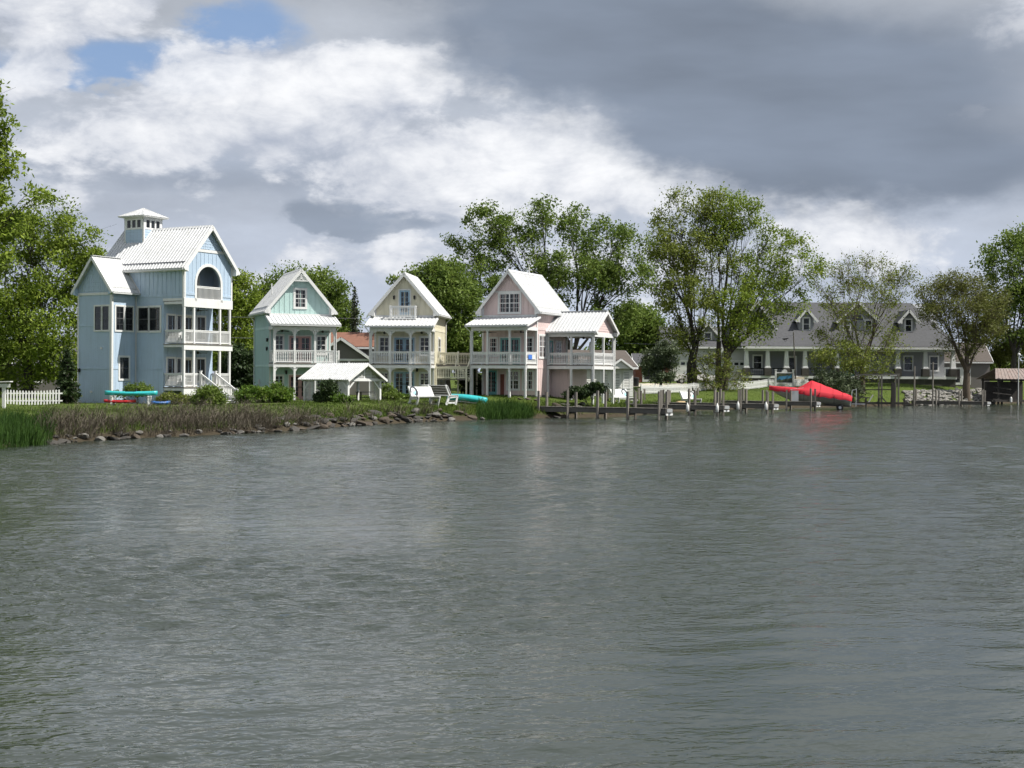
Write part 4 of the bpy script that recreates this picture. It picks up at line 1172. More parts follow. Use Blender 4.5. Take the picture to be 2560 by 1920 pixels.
    for sx in (-1, 1):
        e = cx + sx * he
        roof_slope('roof_panel', (e, ya, zt), (e, yb, zt), (cx, yb, za), (cx, ya, za), root)
        MB().beam((e, ya, zt - .12), (cx, ya, za - .14), .05, .24).beam((e, yb, zt - .12), (cx, yb, za - .14), .05, .22).each('rake_board', 'white', root)
        MB().beam((e - sx * .15, ya + .20, zt + .06), (cx, ya + .20, za - .16), .06, .08).build('soffit_rib', 'gutter', root)
        MB().box(e - .03, e + .03, ya + .03, yb - .03, zt - .18, zt - .05).build('fascia', 'white', root)
        MB().box(min(e, cx + sx * cx), max(e, cx + sx * cx), 0.0, yb, zt - .20, zt - .16).build('soffit', 'white', root)
        gutter_run(root, (e + sx * .06, ya + .1, zt - .12), (e + sx * .06, yb, zt - .12))
        MB().prism([(cx + sx * (he - .02), zt - .10), (cx + sx * (cx - .02), zt - .26), (cx + sx * (cx - .02), zt + .35)], .0, .42, F).build('eave_return', 'white', root)
        t = .115; gp = (cx + sx * he * (1 - t), ya + .25, zt + (za - zt) * t + .07); gq = (gp[0], yb - .2, gp[2])
        MB().beam(gp, gq, .04, .08).build('snow_guard', 'guard', root)
    MB().prism([(cx - .16, za - .14), (cx, za + .05), (cx + .16, za - .14), (cx, za - .02)], -yb, -ya, F).build('ridge_cap', 'roof_edge', root)
    MB().box(0, 4.66, -.01, .035, zw - .30, zw - .10, LF).build('frieze_board', 'blue', root)
    # side windows on the main wall
    window(root, LF, 2.30, 3.30, 6.28 - zg, 7.95 - zg, 1, 0, 0, trim=.15, sash_m='sash_dark')
    window(root, LF, 3.44, 4.40, 6.28 - zg, 7.95 - zg, 1, 0, 0, trim=.13, sash_m='sash_dark')
    # wing on the left
    y0, y1, p = 4.66, 8.04, 2.38
    wt, wa = 9.02 - zg, 11.62 - zg; wc = (y0 + y1) / 2; wh = (y1 - y0) / 2 + .34; wsl = (wa - wt) / wh
    ww = wt + .34 * wsl - .08
    MB().prism([(y0, -.7), (y1, -.7), (y1, ww), (wc, wa - .08), (y0, ww)], 0, -p, lambda a, o, z: (-p - o, a, z)).build('wing_wall', 'blue', root)
    WL, WR = fr_left(-p), fr_front(y0)
    MB().prism([(wc - wh + .34, wt - .2), (wc + wh - .34, wt - .2), (wc, wt - .19)], 0, .01, WL)
    bw = MB(); battens(bw, WL, y0, y1, 0, wt - .22, .20, .02, .006); battens(bw, WR, -p, 0, 0, wt - .2, .40, .03, .010); bw.build('battens', 'blue', root, kind='stuff')
    s2 = MB(); shingle_rows(s2, WL, wt + .06, wa - .30, lambda z: max(0, wh - (z - wt) / wsl - .26), 7, cx=wc, wav=.03, seed=9)
    s2.build('shingles', 'blue', root, kind='stuff')
    MB().box(y0, y1, -.01, .04, wt - .22, wt - .04, WL).build('gable_band', 'white', root)
    for z in (6.55 - zg, 3.45 - zg):
        hi = z > 4
        MB().box(y0 + (1.79 if hi else .1), y1, -.01, .03, z, z + .16, WL).build('band_board', 'blue', root)
        for a0, a1 in (() if hi else ((-p + .1, -1.75), (-.59, 0))):
            MB().box(a0, a1, -.01, .03, z, z + .16, WR).build('band_board', 'blue', root)
    MB().box(y0 - .04, y0 + .16, -.01, .045, -.2, wt - .2, WL).build('corner_board', 'white', root)
    MB().box(-p - .043, -p + .13, -.01, .038, -.2, wt - .2, WR).build('corner_board', 'white', root)
    MB().box(y1 - .1, y1 + .03, -.01, .045, -.2, wt - .2, WL).build('corner_board', 'white', root)
    MB().tube([(-.08, y0 - .07, .1), (-.08, y0 - .07, wt - .25)], .045, 6).build('downspout', 'gutter', root)
    for sy in (-1, 1):
        yy = wc + sy * wh
        roof_slope('wing_roof_panel', (-p - .36, yy, wt), (.35, yy, wt), (1.6, wc, wa), (-p - .36, wc, wa), root, rib_h=.02)
        MB().beam((-p - .36, yy, wt - .11), (-p - .36, wc, wa - .13), .05, .20).build('rake_board', 'white', root)
        gutter_run(root, (-p - .3, yy + sy * .06, wt - .10), (-.02, yy + sy * .06, wt - .10))
        MB().beam((-p - .1, yy - sy * wh * .11, wt + (wa - wt) * .11 + .05), (-.2, yy - sy * wh * .11, wt + (wa - wt) * .11 + .05), .03, .05).build('snow_guard', 'gutter', root)
        MB().prism([(wc + sy * (wh - .02), wt - .08), (wc + sy * (wh - .36), wt - .22), (wc + sy * (wh - .36), wt + .3)], 0, .36, WL).build('eave_return', 'blue', root)
    MB().beam((-p - .36, wc, wa + .03), (.1, wc, wa + .03), .26, .04).build('ridge_cap', 'roof_edge', root)
    MB().beam((0.02, wc - wh - .05, wt - .02), (.02, wc - .2, wa - .3), .06, .18).build('flashing', 'white', root)
    window(root, WR, -2.0, -1.26, 6.28 - zg, 7.98 - zg, 1, 1, 1, trim=.12, sash_m='sash_dark'); window(root, WR, -1.08, -.36, 6.28 - zg, 7.98 - zg, 1, 1, 1, trim=.115, sash_m='sash_dark')
    window(root, WR, -1.60, -.74, 2.78 - zg, 4.32 - zg, 1, 0, 0, trim=.14, sash_m='sash_dark')
    window(root, WL, y0 + .28, y0 + .90, 6.28 - zg, 7.98 - zg, 1, 1, 1, trim=.12, sash_m='sash_dark'); window(root, WL, y0 + 1.05, y0 + 1.66, 6.28 - zg, 7.98 - zg, 1, 1, 1, trim=.115, sash_m='sash_dark')
    MB().box(y0 + .9, y0 + 1.05, 0, .1, 4.9 - zg, 5.05 - zg, WL).build('vent_cover', 'white', root)
    MB().box(y0 + 1.9, y0 + 2.05, 0, .1, 1.75 - zg, 1.9 - zg, WL).build('outlet_cover', 'white', root)
    sconce(root, WL, y1 - .2, 3.35 - zg)
    # cupola
    c0, hs = 6.5, .95
    zb0, zb1 = za - 1.25, 14.78 - zg
    MB().box(cx - hs, cx + hs, c0 - hs, c0 + hs, zb0, zb1 - .02).build('cupola_wall', 'blue', root)
    for T, ce in ((fr_front(c0 - hs), cx), (fr_left(cx - hs), c0), (fr_right(cx + hs), c0), (fr_back(c0 + hs), cx)):
        MB().box(ce - hs - .03, ce - hs + .10, -.01, .03, zb0, zb1, T).box(ce + hs - .10, ce + hs + .03, -.01, .03, zb0, zb1, T).each('cupola_corner', 'white', root)
        cf = MB()
        cf.box(ce - hs + .1, ce + hs - .1, -.01, .035, zb1 - .16, zb1 - .05, T).box(ce - hs + .1, ce + hs - .1, -.01, .035, zb1 - .86, zb1 - .72, T)
        for k in range(4):
            a = ce - hs + .1 + k * (2 * hs - .36) / 3; cf.box(a, a + .16, -.01, .034, zb1 - .72, zb1 - .16, T)
        o = cf.build('cupola_window', 'white', root)
        for k in range(3):
            a = ce - hs + .26 + k * (2 * hs - .36) / 3; MB().box(a - .01, a + (2 * hs - .36) / 3 - .15, -.01, .012, zb1 - .73, zb1 - .15, T).build('pane', 'glass', o)
        lp = MB()
        for k in range(4):
            z = zb1 - 1.06 - k * .2
            lp.hexa([T(ce - hs + .1, .028, z), T(ce + hs - .1, .028, z), T(ce + hs - .1, -.01, z), T(ce - hs + .1, -.01, z),
                     T(ce - hs + .1, .008, z + .2), T(ce + hs - .1, .008, z + .2), T(ce + hs - .1, -.01, z + .2), T(ce - hs + .1, -.01, z + .2)])
        lp.build('lap_siding', 'blue', root, kind='stuff')
    MB().box(cx - hs - .06, cx + hs + .06, c0 - hs - .06, c0 + hs + .06, zb1 - .05, zb1 + .06).build('cupola_frieze', 'white', root)
    q = hs + .34; zt2, za2 = zb1 + .06, 15.62 - zg
    MB().box(cx - q, cx + q, c0 - q, c0 + q, zt2, zt2 + .09).build('cupola_fascia', 'white', root)
    for A, B in (((-1, -1), (1, -1)), ((1, -1), (1, 1)), ((1, 1), (-1, 1)), ((-1, 1), (-1, -1))):
        q2 = q + .04
        roof_slope('cupola_roof', (cx + A[0] * q2, c0 + A[1] * q2, zt2 + .09), (cx + B[0] * q2, c0 + B[1] * q2, zt2 + .09), (cx + B[0] * .02, c0 + B[1] * .02, za2), (cx + A[0] * .02, c0 + A[1] * .02, za2), root, rib=.45, rib_w=.05, rib_h=.02)
    # back stair rail at far left
    railing(root, (-p - .2, y1 + .35, .5), (-p - 1.5, y1 + .35, .0), .9, 'plain', .14, name='back_stair_rail')
    MB().box(-p - 1.55, -p - 1.42, y1 + .28, y1 + .42, -.3, 1.15).build('back_stair_post', 'white', root)
    return root
blue_house()

# ------------------------------------------------------------------ plain houses further back
def back_house(name, label, loc, rz, w, dp, h, rh, wall, roof, wins=(), doors=(), axis_x=True, over=.35, laps=0.0, chimney=None):
    """Gabled house; local origin at its front left corner on the ground, ridge along x (axis_x) or along y."""
    r = thing(name, label, 'house', loc, rz)
    z = h
    if axis_x:
        poly = [(0, -.6), (dp, -.6), (dp, z), (dp / 2, z + rh), (0, z)]
        MB().prism(poly, 0, -w, lambda a, o, q: (-o, a, q)).build('wall', wall, r)
        sl = rh / (dp / 2); e = z - over * sl + .05; t = z + rh + .05
        for s, y in ((0, -over), (1, dp + over)):
            roof_slope('roof_slope', (-over, y, e), (w + over, y, e), (w + over, dp / 2, t), (-over, dp / 2, t), r, m=roof, ribs=False, th=.10)
            MB().box(-over, w + over, y - .03, y + .03, e - .24, e - .06).build('fascia', 'white', r)
        for x in (-over, w + over):
            for y in (-over, dp + over):
                MB().beam((x, y, e - .10), (x, dp / 2, t - .12), .06, .20).build('rake_board', 'white', r)
    else:
        poly = [(0, -.6), (w, -.6), (w, z), (w / 2, z + rh), (0, z)]
        MB().prism(poly, 0, -dp, fr_front(0)).build('wall', wall, r)
        sl = rh / (w / 2); e = z - over * sl + .05; t = z + rh + .05
        for x in (-over, w + over):
            roof_slope('roof_slope', (x, -over, e), (x, dp + over, e), (w / 2, dp + over, t), (w / 2, -over, t), r, m=roof, ribs=False, th=.10)
            MB().beam((x, -over, e - .10), (w / 2, -over, t - .12), .06, .22).build('rake_board', 'white', r)
            MB().box(x - .03, x + .03, -over, dp + over, e - .24, e - .06).build('fascia', 'white', r)
    F = fr_front(0)
    for a0, a1, z0, z1 in wins: window(r, F, a0, a1, z0, z1, 1, 0, 0, trim=.10)
    for a0, a1, z0, z1, m in doors: door(r, F, a0, a1, z0, z1, 1, m, mx=1, my=1)
    if laps:
        lp = MB(); k = int(h / laps)
        for i in range(k):
            q = i * laps
            lp.hexa([F(0, .03, q), F(w, .03, q), F(w, -.01, q), F(0, -.01, q), F(0, .006, q + laps), F(w, .006, q + laps), F(w, -.01, q + laps), F(0, -.01, q + laps)])
        lp.build('lap_siding', wall, r, kind='stuff')
    if chimney:
        MB().box(chimney[0], chimney[0] + .6, chimney[1], chimney[1] + .6, h, h + rh + .6).build('chimney', 'brick', r)
    return r

wc = back_house('white_cottage', 'low white clapboard cottage with brown roof behind the pink house', (5.0, 124.0, 1.45), R(16), 6.1, 6.0, 2.75, 1.35, 'white_siding', 'umber_roof',
                wins=((.55, 1.15, 1.0, 2.1), (4.35, 4.85, .9, 2.1), (5.2, 5.75, .75, 2.15)), doors=((3.0, 3.8, .05, 2.1, 'white'),), laps=.14)
gpm = MB().prism([(0, 2.45), (2.3, 2.45), (1.15, 3.15)], -1.0, .9, lambda a, o, z: (3.4 + a, -o, z)); gpm.build('porch_gable', 'white_siding', wc)
for a in (3.3, 5.8):
    MB().beam((a, -1.05, 2.40), (4.55, -1.05, 3.25), .10, .16).build('rake_board', 'white', wc)
for sx in (-1, 1):
    roof_slope('porch_roof', (4.55 + sx * 1.3, -1.0, 2.42), (4.55 + sx * 1.3, 1.2, 2.42), (4.55, 1.2, 3.26), (4.55, -1.0, 3.26), wc, m='umber_roof', ribs=False, th=.08)

back_house('brown_roofed_house', 'taupe house with red-brown roof between the mint and yellow cottages', (-18.5, 131.0, 1.6), R(3), 7.6, 7.0, 4.35, 1.3, 'taupe', 'brown_roof',
           wins=((2.0, 2.9, 2.6, 3.7), (5.3, 6.2, 2.6, 3.7)))
gb_ = back_house('taupe_garage', 'taupe gabled garage with white trim beside the brown-roofed house', (-18.3, 126.5, 1.5), R(3), 5.6, 3.8, 3.1, 1.95, 'taupe', 'black_roof', axis_x=False)
MB().box(.1, 5.5, 0, .06, 2.95, 3.15, fr_front(0)).build('gable_band', 'white', gb_)
MB().box(3.5, 3.62, .05, .2, 0, 2.9, fr_front(0)).build('porch_post', 'white', gb_)
back_house('grey_cottage', 'low grey cottage half hidden by trees beyond the white picket fence', (-46.0, 130.0, 1.4), R(8), 8.5, 7.0, 2.8, 1.9, 'taupe', 'slate',
           wins=((1.2, 2.2, 1.0, 2.2), (5.0, 6.2, 1.0, 2.2)))
back_house('dark_roofed_house', 'house with charcoal roof far behind the small juniper tree', (21.4, 214.0, 2.9), R(-3), 7.0, 8.0, 3.4, 4.2, 'black_roof', 'black_roof', wins=((1.5, 2.6, .8, 2.2),))
back_house('brick_garage', 'low red brick garage with grey roof left of the driveway', (16.6, 188.0, 2.6), R(0), 4.5, 5.0, 2.5, 1.3, 'brick', 'slate', doors=((1.0, 3.4, .0, 2.0, 'white'),))
bg2 = back_house('long_red_roofed_house', 'long low house with glazed doors behind the bronze-leaved tree', (55.0, 189.0, 2.4), R(0), 9.5, 6.5, 3.4, 2.4, 'taupe', 'umber_roof',
           doors=((2.2, 3.2, .05, 2.3, 'white'), (3.4, 4.4, .05, 2.3, 'white'), (4.6, 5.6, .05, 2.3, 'white'), (5.8, 6.8, .05, 2.3, 'white')))

# large grey house with dormers and a deep porch
def grey_house():
    zg = 2.75; Y0 = 172.0
    r = thing('grey_house', 'large grey house with dormers and a long white-columned porch on the right', 'house', (28.5 * 1.076, Y0 * 1.076, 2.73), 0); r.scale = (1.076,) * 3
    W = 26.0; pf = .72; eave = 7.12 - zg; ridge = 13.0 - zg
    MB().prism([(2.6, -.8), (15.5, -.8), (15.5, eave + 1.2), (9.0, ridge - .12), (2.6, eave + 1.2)], 0, -W + 1.2, lambda a, o, z: (.6 - o, a, z)).build('wall', 'grey_siding', r)
    roof_slope('roof_slope', (-.5, -.55, eave), (W + .5, -.55, eave), (W - 3.0, 9.0, ridge), (.4, 9.0, ridge), r, m='slate', ribs=False, th=.14)
    roof_slope('roof_slope', (-.5, 17.5, eave), (W + .5, 17.5, eave), (W - 3.0, 9.0, ridge), (.4, 9.0, ridge), r, m='slate', ribs=False, th=.14)
    roof_slope('hip_slope', (W + .5, -.55, eave), (W + .5, 17.5, eave), (W - 3.0, 9.02, ridge - .01), (W - 3.0, 8.98, ridge - .01), r, m='slate', ribs=False, th=.12)
    MB().box(-.4, W + .4, -.58, -.46, eave - .34, eave - .06).build('fascia', 'white', r)
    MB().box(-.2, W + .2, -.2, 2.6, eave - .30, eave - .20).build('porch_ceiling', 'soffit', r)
    MB().box(0, W, -.05, .25, eave - .62, eave - .31).build('porch_beam', 'white', r)
    MB().box(-.1, W + .1, -.15, 2.7, .42, pf).build('porch_floor', 'white_worn', r)
    MB().box(0, W, -.02, .2, -.6, .41).build('porch_skirt', 'stone', r)
    for x in (.3, 2.9, 5.2, 7.5, 11.4, 14.7, 18.9, 22.3, 25.7):
        MB().box(x - .42, x + .42, -.28, .56, pf, pf + .95).build('column_plinth', 'stone', r)
        mb = MB(); b = [(x - .30, -.16), (x + .30, -.16), (x + .30, .44), (x - .30, .44)]; t = [(x - .19, -.05), (x + .19, -.05), (x + .19, .33), (x - .19, .33)]
        mb.hexa([(p[0], p[1], pf + .95) for p in b] + [(p[0], p[1], eave - .62) for p in t]).box(x - .36, x + .36, -.22, .50, pf + .951, pf + 1.08)
        mb.build('porch_column', 'white', r)
    PF = fr_front(2.6)
    for a in (1.6, 9.4, 16.2, 20.4, 23.6): window(r, PF, a, a + 1.0, pf + .8, pf + 2.5, 1, 0, 0, trim=.14)
    door(r, PF, 5.9, 6.9, pf + .02, pf + 2.4, 1, 'white', mx=1, my=1); door(r, PF, 12.4, 14.2, pf + .02, pf + 2.4, 2, 'door_teal', mx=1, my=1)
    railing(r, (.7, .05, pf), (2.5, .05, pf), .95, 'plain', .2, m='black')
    railing(r, (3.3, .05, pf), (4.8, .05, pf), .95, 'plain', .2, m='black')
    railing(r, (7.9, .05, pf), (11.0, .05, pf), .95, 'plain', .2, m='black')
    stp = MB()
    for k in range(3): stp.box(5.4, 7.3, -.5 - k * .35, -.15 - k * .35, 0, pf - .12 - k * .2)
    stp.build('porch_steps', 'concrete', r)
    # dormers
    sl = (ridge - eave) / 9.55
    for cx_, hw_, zb_, zt_, big in ((8.2, .95, 9.1, 10.75, 0), (14.6, 2.3, 9.1, 10.6, 1), (20.9, .95, 9.0, 10.65, 0)):
        zb_ -= zg; zt_ -= zg; yf = -.55 + (zb_ - eave) / sl + .15; yb_ = 9.0; pk = zt_ + hw_ * (1.15 if not big else .95)
        MB().prism([(cx_ - hw_, zb_ - .3), (cx_ + hw_, zb_ - .3), (cx_ + hw_, zt_), (cx_, pk), (cx_ - hw_, zt_)], 0, -(yb_ - yf - 3.2), fr_front(yf)).build('dormer_wall', 'grey_siding', r)
        for sx in (-1, 1):
            e = (cx_ + sx * (hw_ + .42), zt_ - .42 * (pk - zt_) / hw_ + .05)
            roof_slope('dormer_roof', (e[0], yf - .4, e[1]), (e[0], yb_ - 2, e[1]), (cx_, yb_ - 1, pk + .07), (cx_, yf - .4, pk + .07), r, m='slate', ribs=False, th=.09)
            MB().beam((e[0], yf - .42, e[1] - .10), (cx_, yf - .42, pk - .06), .06, .28).build('dormer_rake', 'white', r)
            MB().prism([(cx_ + sx * (hw_ + .40), e[1] - .05), (cx_ + sx * (hw_ - .1), e[1] - .18), (cx_ + sx * (hw_ - .1), e[1] + .55)], 0, .42, fr_front(yf)).build('dormer_return', 'white', r)
        Fd = fr_front(yf)
        if big:
            window(r, Fd, cx_ - 1.75, cx_ - .95, zb_ + .15, zt_ - .15, 1, 0, 0, trim=.13); window(r, Fd, cx_ + .95, cx_ + 1.75, zb_ + .15, zt_ - .15, 1, 0, 0, trim=.13)
            n = 12; mb = MB()
            for i in range(n):
                a, b = math.pi * i / n, math.pi * (i + 1) / n
                mb.beam((cx_ + .75 * math.cos(a), yf - .03, zt_ - .1 + .75 * math.sin(a)), (cx_ + .75 * math.cos(b), yf - .03, zt_ - .1 + .75 * math.sin(b)), .06, .14, up=(0, 1, 0))
            mb.build('arched_window_trim', 'white', r)
            MB().prism([(cx_ + .70 * math.cos(math.pi * i / n), zt_ - .1 + .70 * math.sin(math.pi * i / n)) for i in range(n + 1)], 0, .02, Fd).build('arched_pane', 'glass', r)
        else:
            window(r, Fd, cx_ - .38, cx_ + .38, zb_ + .1, zt_ - .05, 1, 0, 0, trim=.13)
    # garage block on the left with a steep gable to the lake
    gx0, gx1 = -9.2, 1.5
    MB().box(gx0, gx1, 3.6, 13.0, -.8, 4.35).build('garage_wall', 'lt_grey_siding', r)
    roof_slope('garage_roof', (gx0 - .4, 3.2, 4.35), (gx1, 3.2, 4.35), (gx1, 8.5, 7.0), (gx0 - .4, 8.5, 7.0), r, m='slate', ribs=False, th=.12)
    roof_slope('garage_roof', (gx0 - .4, 13.8, 4.35), (gx1, 13.8, 4.35), (gx1, 8.5, 7.0), (gx0 - .4, 8.5, 7.0), r, m='slate', ribs=False, th=.12)
    MB().prism([(3.6, 4.2), (13, 4.2), (8.5, 6.9)], 0, .1, fr_left(gx0)).build('garage_gable', 'white_siding', r)
    MB().box(gx0 - .3, gx1, 3.14, 3.24, 4.08, 4.32).build('fascia', 'white', r)
    GF = fr_front(3.6)
    for a in (-8.2, -4.4, -1.5):
        MB().box(a - .12, a, -.01, .05, 0, 2.62, GF).box(a + 2.3, a + 2.42, -.01, .05, 0, 2.62, GF).box(a - .12, a + 2.42, -.01, .055, 2.5, 2.64, GF).build('garage_door_trim', 'white', r)
        g = MB()
        for k in range(4): g.box(a + .01, a + 2.29, -.02, .025, k * .62 + .01, k * .62 + .60, GF)
        o = g.build('garage_door', 'white', r)
        for k in range(3): MB().box(a + .15 + k * .72, a + .65 + k * .72, -.02, .03, 2.02, 2.36, GF).build('pane', 'glass', o)
    MB().prism([(-5.0, 4.5), (-2.6, 4.5), (-2.6, 6.0), (-3.8, 7.3), (-5.0, 6.0)], 0, -3, fr_front(4.9)).build('dormer_wall', 'grey_siding', r)
    for sx in (-1, 1):
        roof_slope('dormer_roof', (-3.8 + sx * 1.6, 4.5, 5.6), (-3.8 + sx * 1.6, 8, 5.6), (-3.8, 8, 7.4), (-3.8, 4.5, 7.4), r, m='slate', ribs=False, th=.09)
        MB().beam((-3.8 + sx * 1.6, 4.48, 5.5), (-3.8, 4.48, 7.3), .06, .28).build('dormer_rake', 'white', r)
    window(r, fr_front(4.9), -4.2, -3.4, 4.7, 6.1, 1, 0, 0, trim=.13)
    MB().prism([(-2.0, 4.0), (6.2, 4.0), (2.1, ridge - .3)], 0, -4, fr_front(3.4)).build('cross_gable', 'grey_siding', r)
    for sx in (-1, 1):
        roof_slope('cross_roof', (2.1 + sx * 4.5, 3.0, 3.75), (2.1 + sx * 4.5, 9, 3.75), (2.1, 9, ridge - .1), (2.1, 3.0, ridge - .1), r, m='slate', ribs=False, th=.10)
        MB().beam((2.1 + sx * 4.5, 2.98, 3.65), (2.1, 2.98, ridge - .25), .06, .26).build('rake_board', 'white', r)
    return r
grey_house()

# ------------------------------------------------------------------ small shelter with a ribbed roof
def shelter():
    zg = 1.22
    ph = R(48)
    fx, fy = -9.63 - .669 * 1.535, 102.0 - .743 * 1.535
    r = thing('garden_shelter', 'small white open shelter with ribbed metal roof and lattice on the lawn', 'shelter', (fx, fy, zg), ph)
    hw, L = 1.535, 4.77; ze, zr = 2.86 - zg, 3.95 - zg; oh = .34
    for x in (-hw, hw):
        for y in (0, L * .5, L):
            MB().box(x - .075, x + .075, y - .075, y + .075, -.4, ze - .02).build('post', 'white', r)
        MB().box(x - .06, x + .06, -.1, L + .1, ze - .14, ze + .02).build('side_beam', 'white', r)
    for y in (0, L):
        MB().box(-hw - .25, hw + .25, y - .085, y + .085, ze - .15, ze + .03).build('tie_beam', 'white', r)
        MB().box(-.05, .05, y - .04, y + .04, ze + .03, zr - .12).build('king_post', 'white', r)
        for sx in (-1, 1):
            MB().beam((sx * (hw - .05), y, ze - .72), (sx * (hw - .62), y, ze - .12), .08, .10).build('knee_brace', 'white', r)
            MB().box(sx * .62 - .04, sx * .62 + .04, y - .035, y + .035, ze + .03, zr - .5).build('gable_stud', 'white', r)
    for x in (-hw, hw):
        for y, sy in ((0, 1), (L, -1)):
            MB().beam((x, y + sy * .05, ze - .72), (x, y + sy * .62, ze - .12), .08, .10).build('knee_brace', 'white', r)
    for sx in (-1, 1):
        e = sx * (hw + oh); esl = (zr - ze) / hw
        roof_slope('roof_panel', (e, -.42, ze - oh * esl * .55 + .08), (e, L + .4, ze - oh * esl * .55 + .08), (0, L + .4, zr + .05), (0, -.42, zr + .05), r, rib=.24, rib_w=.07)
        MB().beam((e, -.44, ze - oh * esl * .55 - .0), (0, -.44, zr - .04), .05, .16).build('rake_board', 'white', r)
    # lattice in the gable and in the side bays
    lat = MB()
    def lattice(T, a0, a1, z0, z1, top=None):
        k = int((a1 - a0) / .11)
        for i in range(k + 1):
            a = a0 + (a1 - a0) * i / k; zz = top(a) if top else z1
            if zz > z0: lat.box(a - .02, a + .02, -.008, .008, z0, zz, T)
        k = int((z1 - z0) / .11)
        for i in range(k + 1):
            z = z0 + (z1 - z0) * i / k
            w = ((zr - z) / ((zr - ze) / hw) - .08) if top else None
            if top:
                if w > .05: lat.box(-w, w, .009, .02, z - .02, z + .02, T)
            else: lat.box(a0, a1, .009, .02, z - .02, z + .02, T)
    for y in (0, L): lattice(fr_front(y), -hw, hw, ze + .06, zr - .15, lambda a: ze + (zr - ze) * (1 - abs(a) / hw) - .06)
    for x in (-hw, hw):
        lattice(fr_left(x), .1, 1.0, 0, ze - .16); lattice(fr_left(x), L - 1.0, L - .1, 0, ze - .16)
    lattice(fr_front(L), -hw + .1, -hw + .9, 0, ze - .16); lattice(fr_front(L), hw - .9, hw - .1, 0, ze - .16)
    lat.build('lattice', 'white_worn', r, kind='stuff')
    return r
shelter()
t = thing('garden_table', 'dark slatted garden table standing inside the white shelter', 'table', (-10.6, 102.9, 1.22), R(30))
MB().box(-.8, .8, -.45, .45, .66, .71).build('table_top', 'dark_wood', t)
for x in (-.7, .7):
    for y in (-.35, .35): MB().box(x - .04, x + .04, y - .04, y + .04, -.05, .66).build('leg', 'dark_wood', t)

# ------------------------------------------------------------------ oversized benches with a painted round wave emblem
def bench(name, label, u, Y, phi, emblem_at=None, back='white', W=2.2, dz=0.0):
    X = gx(u, Y); z = gz(X, Y) + dz
    r = thing(name, label, 'bench', (X, Y, z), R(phi), 'oversized lawn benches')
    sh, bh, dpt = .62, 1.42, .95
    lean = .42
    for x in (-W / 2 + .08, W / 2 - .08):
        m = MB()
        m.beam((x, .12, -.05), (x, -.06, sh), .07, .16, up=(0, 1, 0)).beam((x, dpt + .05, -.05), (x, dpt - .25, sh - .02), .07, .18, up=(0, 1, 0))
        m.beam((x, -.10, sh - .05), (x, dpt - .1, sh - .14), .07, .14).beam((x, .10, .10), (x, dpt + .03, .10), .07, .12)
        m.beam((x, dpt - .32, sh - .10), (x, dpt - .32 + lean, bh - .03), .07, .13, up=(0, 1, 0))
        m.build('side_frame', 'white_worn', r)
    for k in range(5):
        y = -.10 + k * .165
        MB().box(-W / 2, W / 2, y, y + .15, sh + .02 - k * .012, sh + .055 - k * .012).build('seat_slat', 'white_worn', r)
    k0 = Vector((0, dpt - .40, sh + .06)); d = Vector((0, lean * .92, bh - sh - .1)); n_ = Vector((0, -d.z, d.y)).normalized()
    nb = 4
    for k in range(nb):
        a, b = k0 + d * (k / nb + .012), k0 + d * ((k + 1) / nb - .012)
        P = []
        for q in (0.0, .035):
            o = n_ * (-q)
            P += [Vector((-W / 2, 0, 0)) + a + o, Vector((W / 2, 0, 0)) + a + o, Vector((W / 2, 0, 0)) + b + o, Vector((-W / 2, 0, 0)) + b + o]
        MB().hexa(P).build('back_slat', 'white_worn' if back == 'white' else 'white_worn', r)
        if back != 'white':
            P2 = [p - n_ * .039 for p in P[:4]] + [p - n_ * .043 for p in P[:4]]
            MB().hexa(P2).build('rear_board', 'grey_board', r)
    if emblem_at is not None:
        c = k0 + d * .5 + Vector((emblem_at, 0, 0)); up = d.normalized()
        rx, rz_ = .36, .42
        def ring(fn, o0, o1, nm, mt):
            mb = MB(); P = fn()
            mb.prism(P, o0, o1, lambda a, o, z: tuple(c + Vector((a, 0, 0)) + up * z + n_ * o)); mb.build(nm, mt, r)
        ring(lambda: [(rx * .95 * math.cos(t), rz_ * .95 * math.sin(t)) for t in [2 * math.pi * i / 22 for i in range(22)]], .001, .004, 'emblem_field', 'white_worn')
        ring(lambda: [(rx * .1 + .21 * math.cos(t), -.14 + .17 * math.sin(t)) for t in [2 * math.pi * i / 18 for i in range(18)]], .0045, .007, 'emblem_water', 'teal_print')
        A = [(rx * math.cos(t), rz_ * math.sin(t)) for t in [R(a) for a in range(-75, 206, 10)]]
        B = [(-.03 + rx * .55 * math.cos(t), rz_ * .10 + rz_ * .62 * math.sin(t)) for t in [R(a) for a in range(190, -91, -12)]]
        ring(lambda: A + B, .0075, .010, 'emblem_wave', 'navy_print')
    return r
bench('bench', 'oversized white bench with round wave emblem on the lawn by the yellow cottage', 1071, 100.2, 46, -.72)
bench('bench', 'oversized bench seen from behind with bare grey back boards and white ends', 1120, 103.0, 132, None, back='bare')
bench('bench', 'oversized white bench with round wave emblem beside the pink cottage wing', 1566, 118.5, 44, .62, W=2.1)
bench('bench', 'oversized white bench with round wave emblem in front of the picket fence', 1736, 136.0, 44, .62, W=2.1)

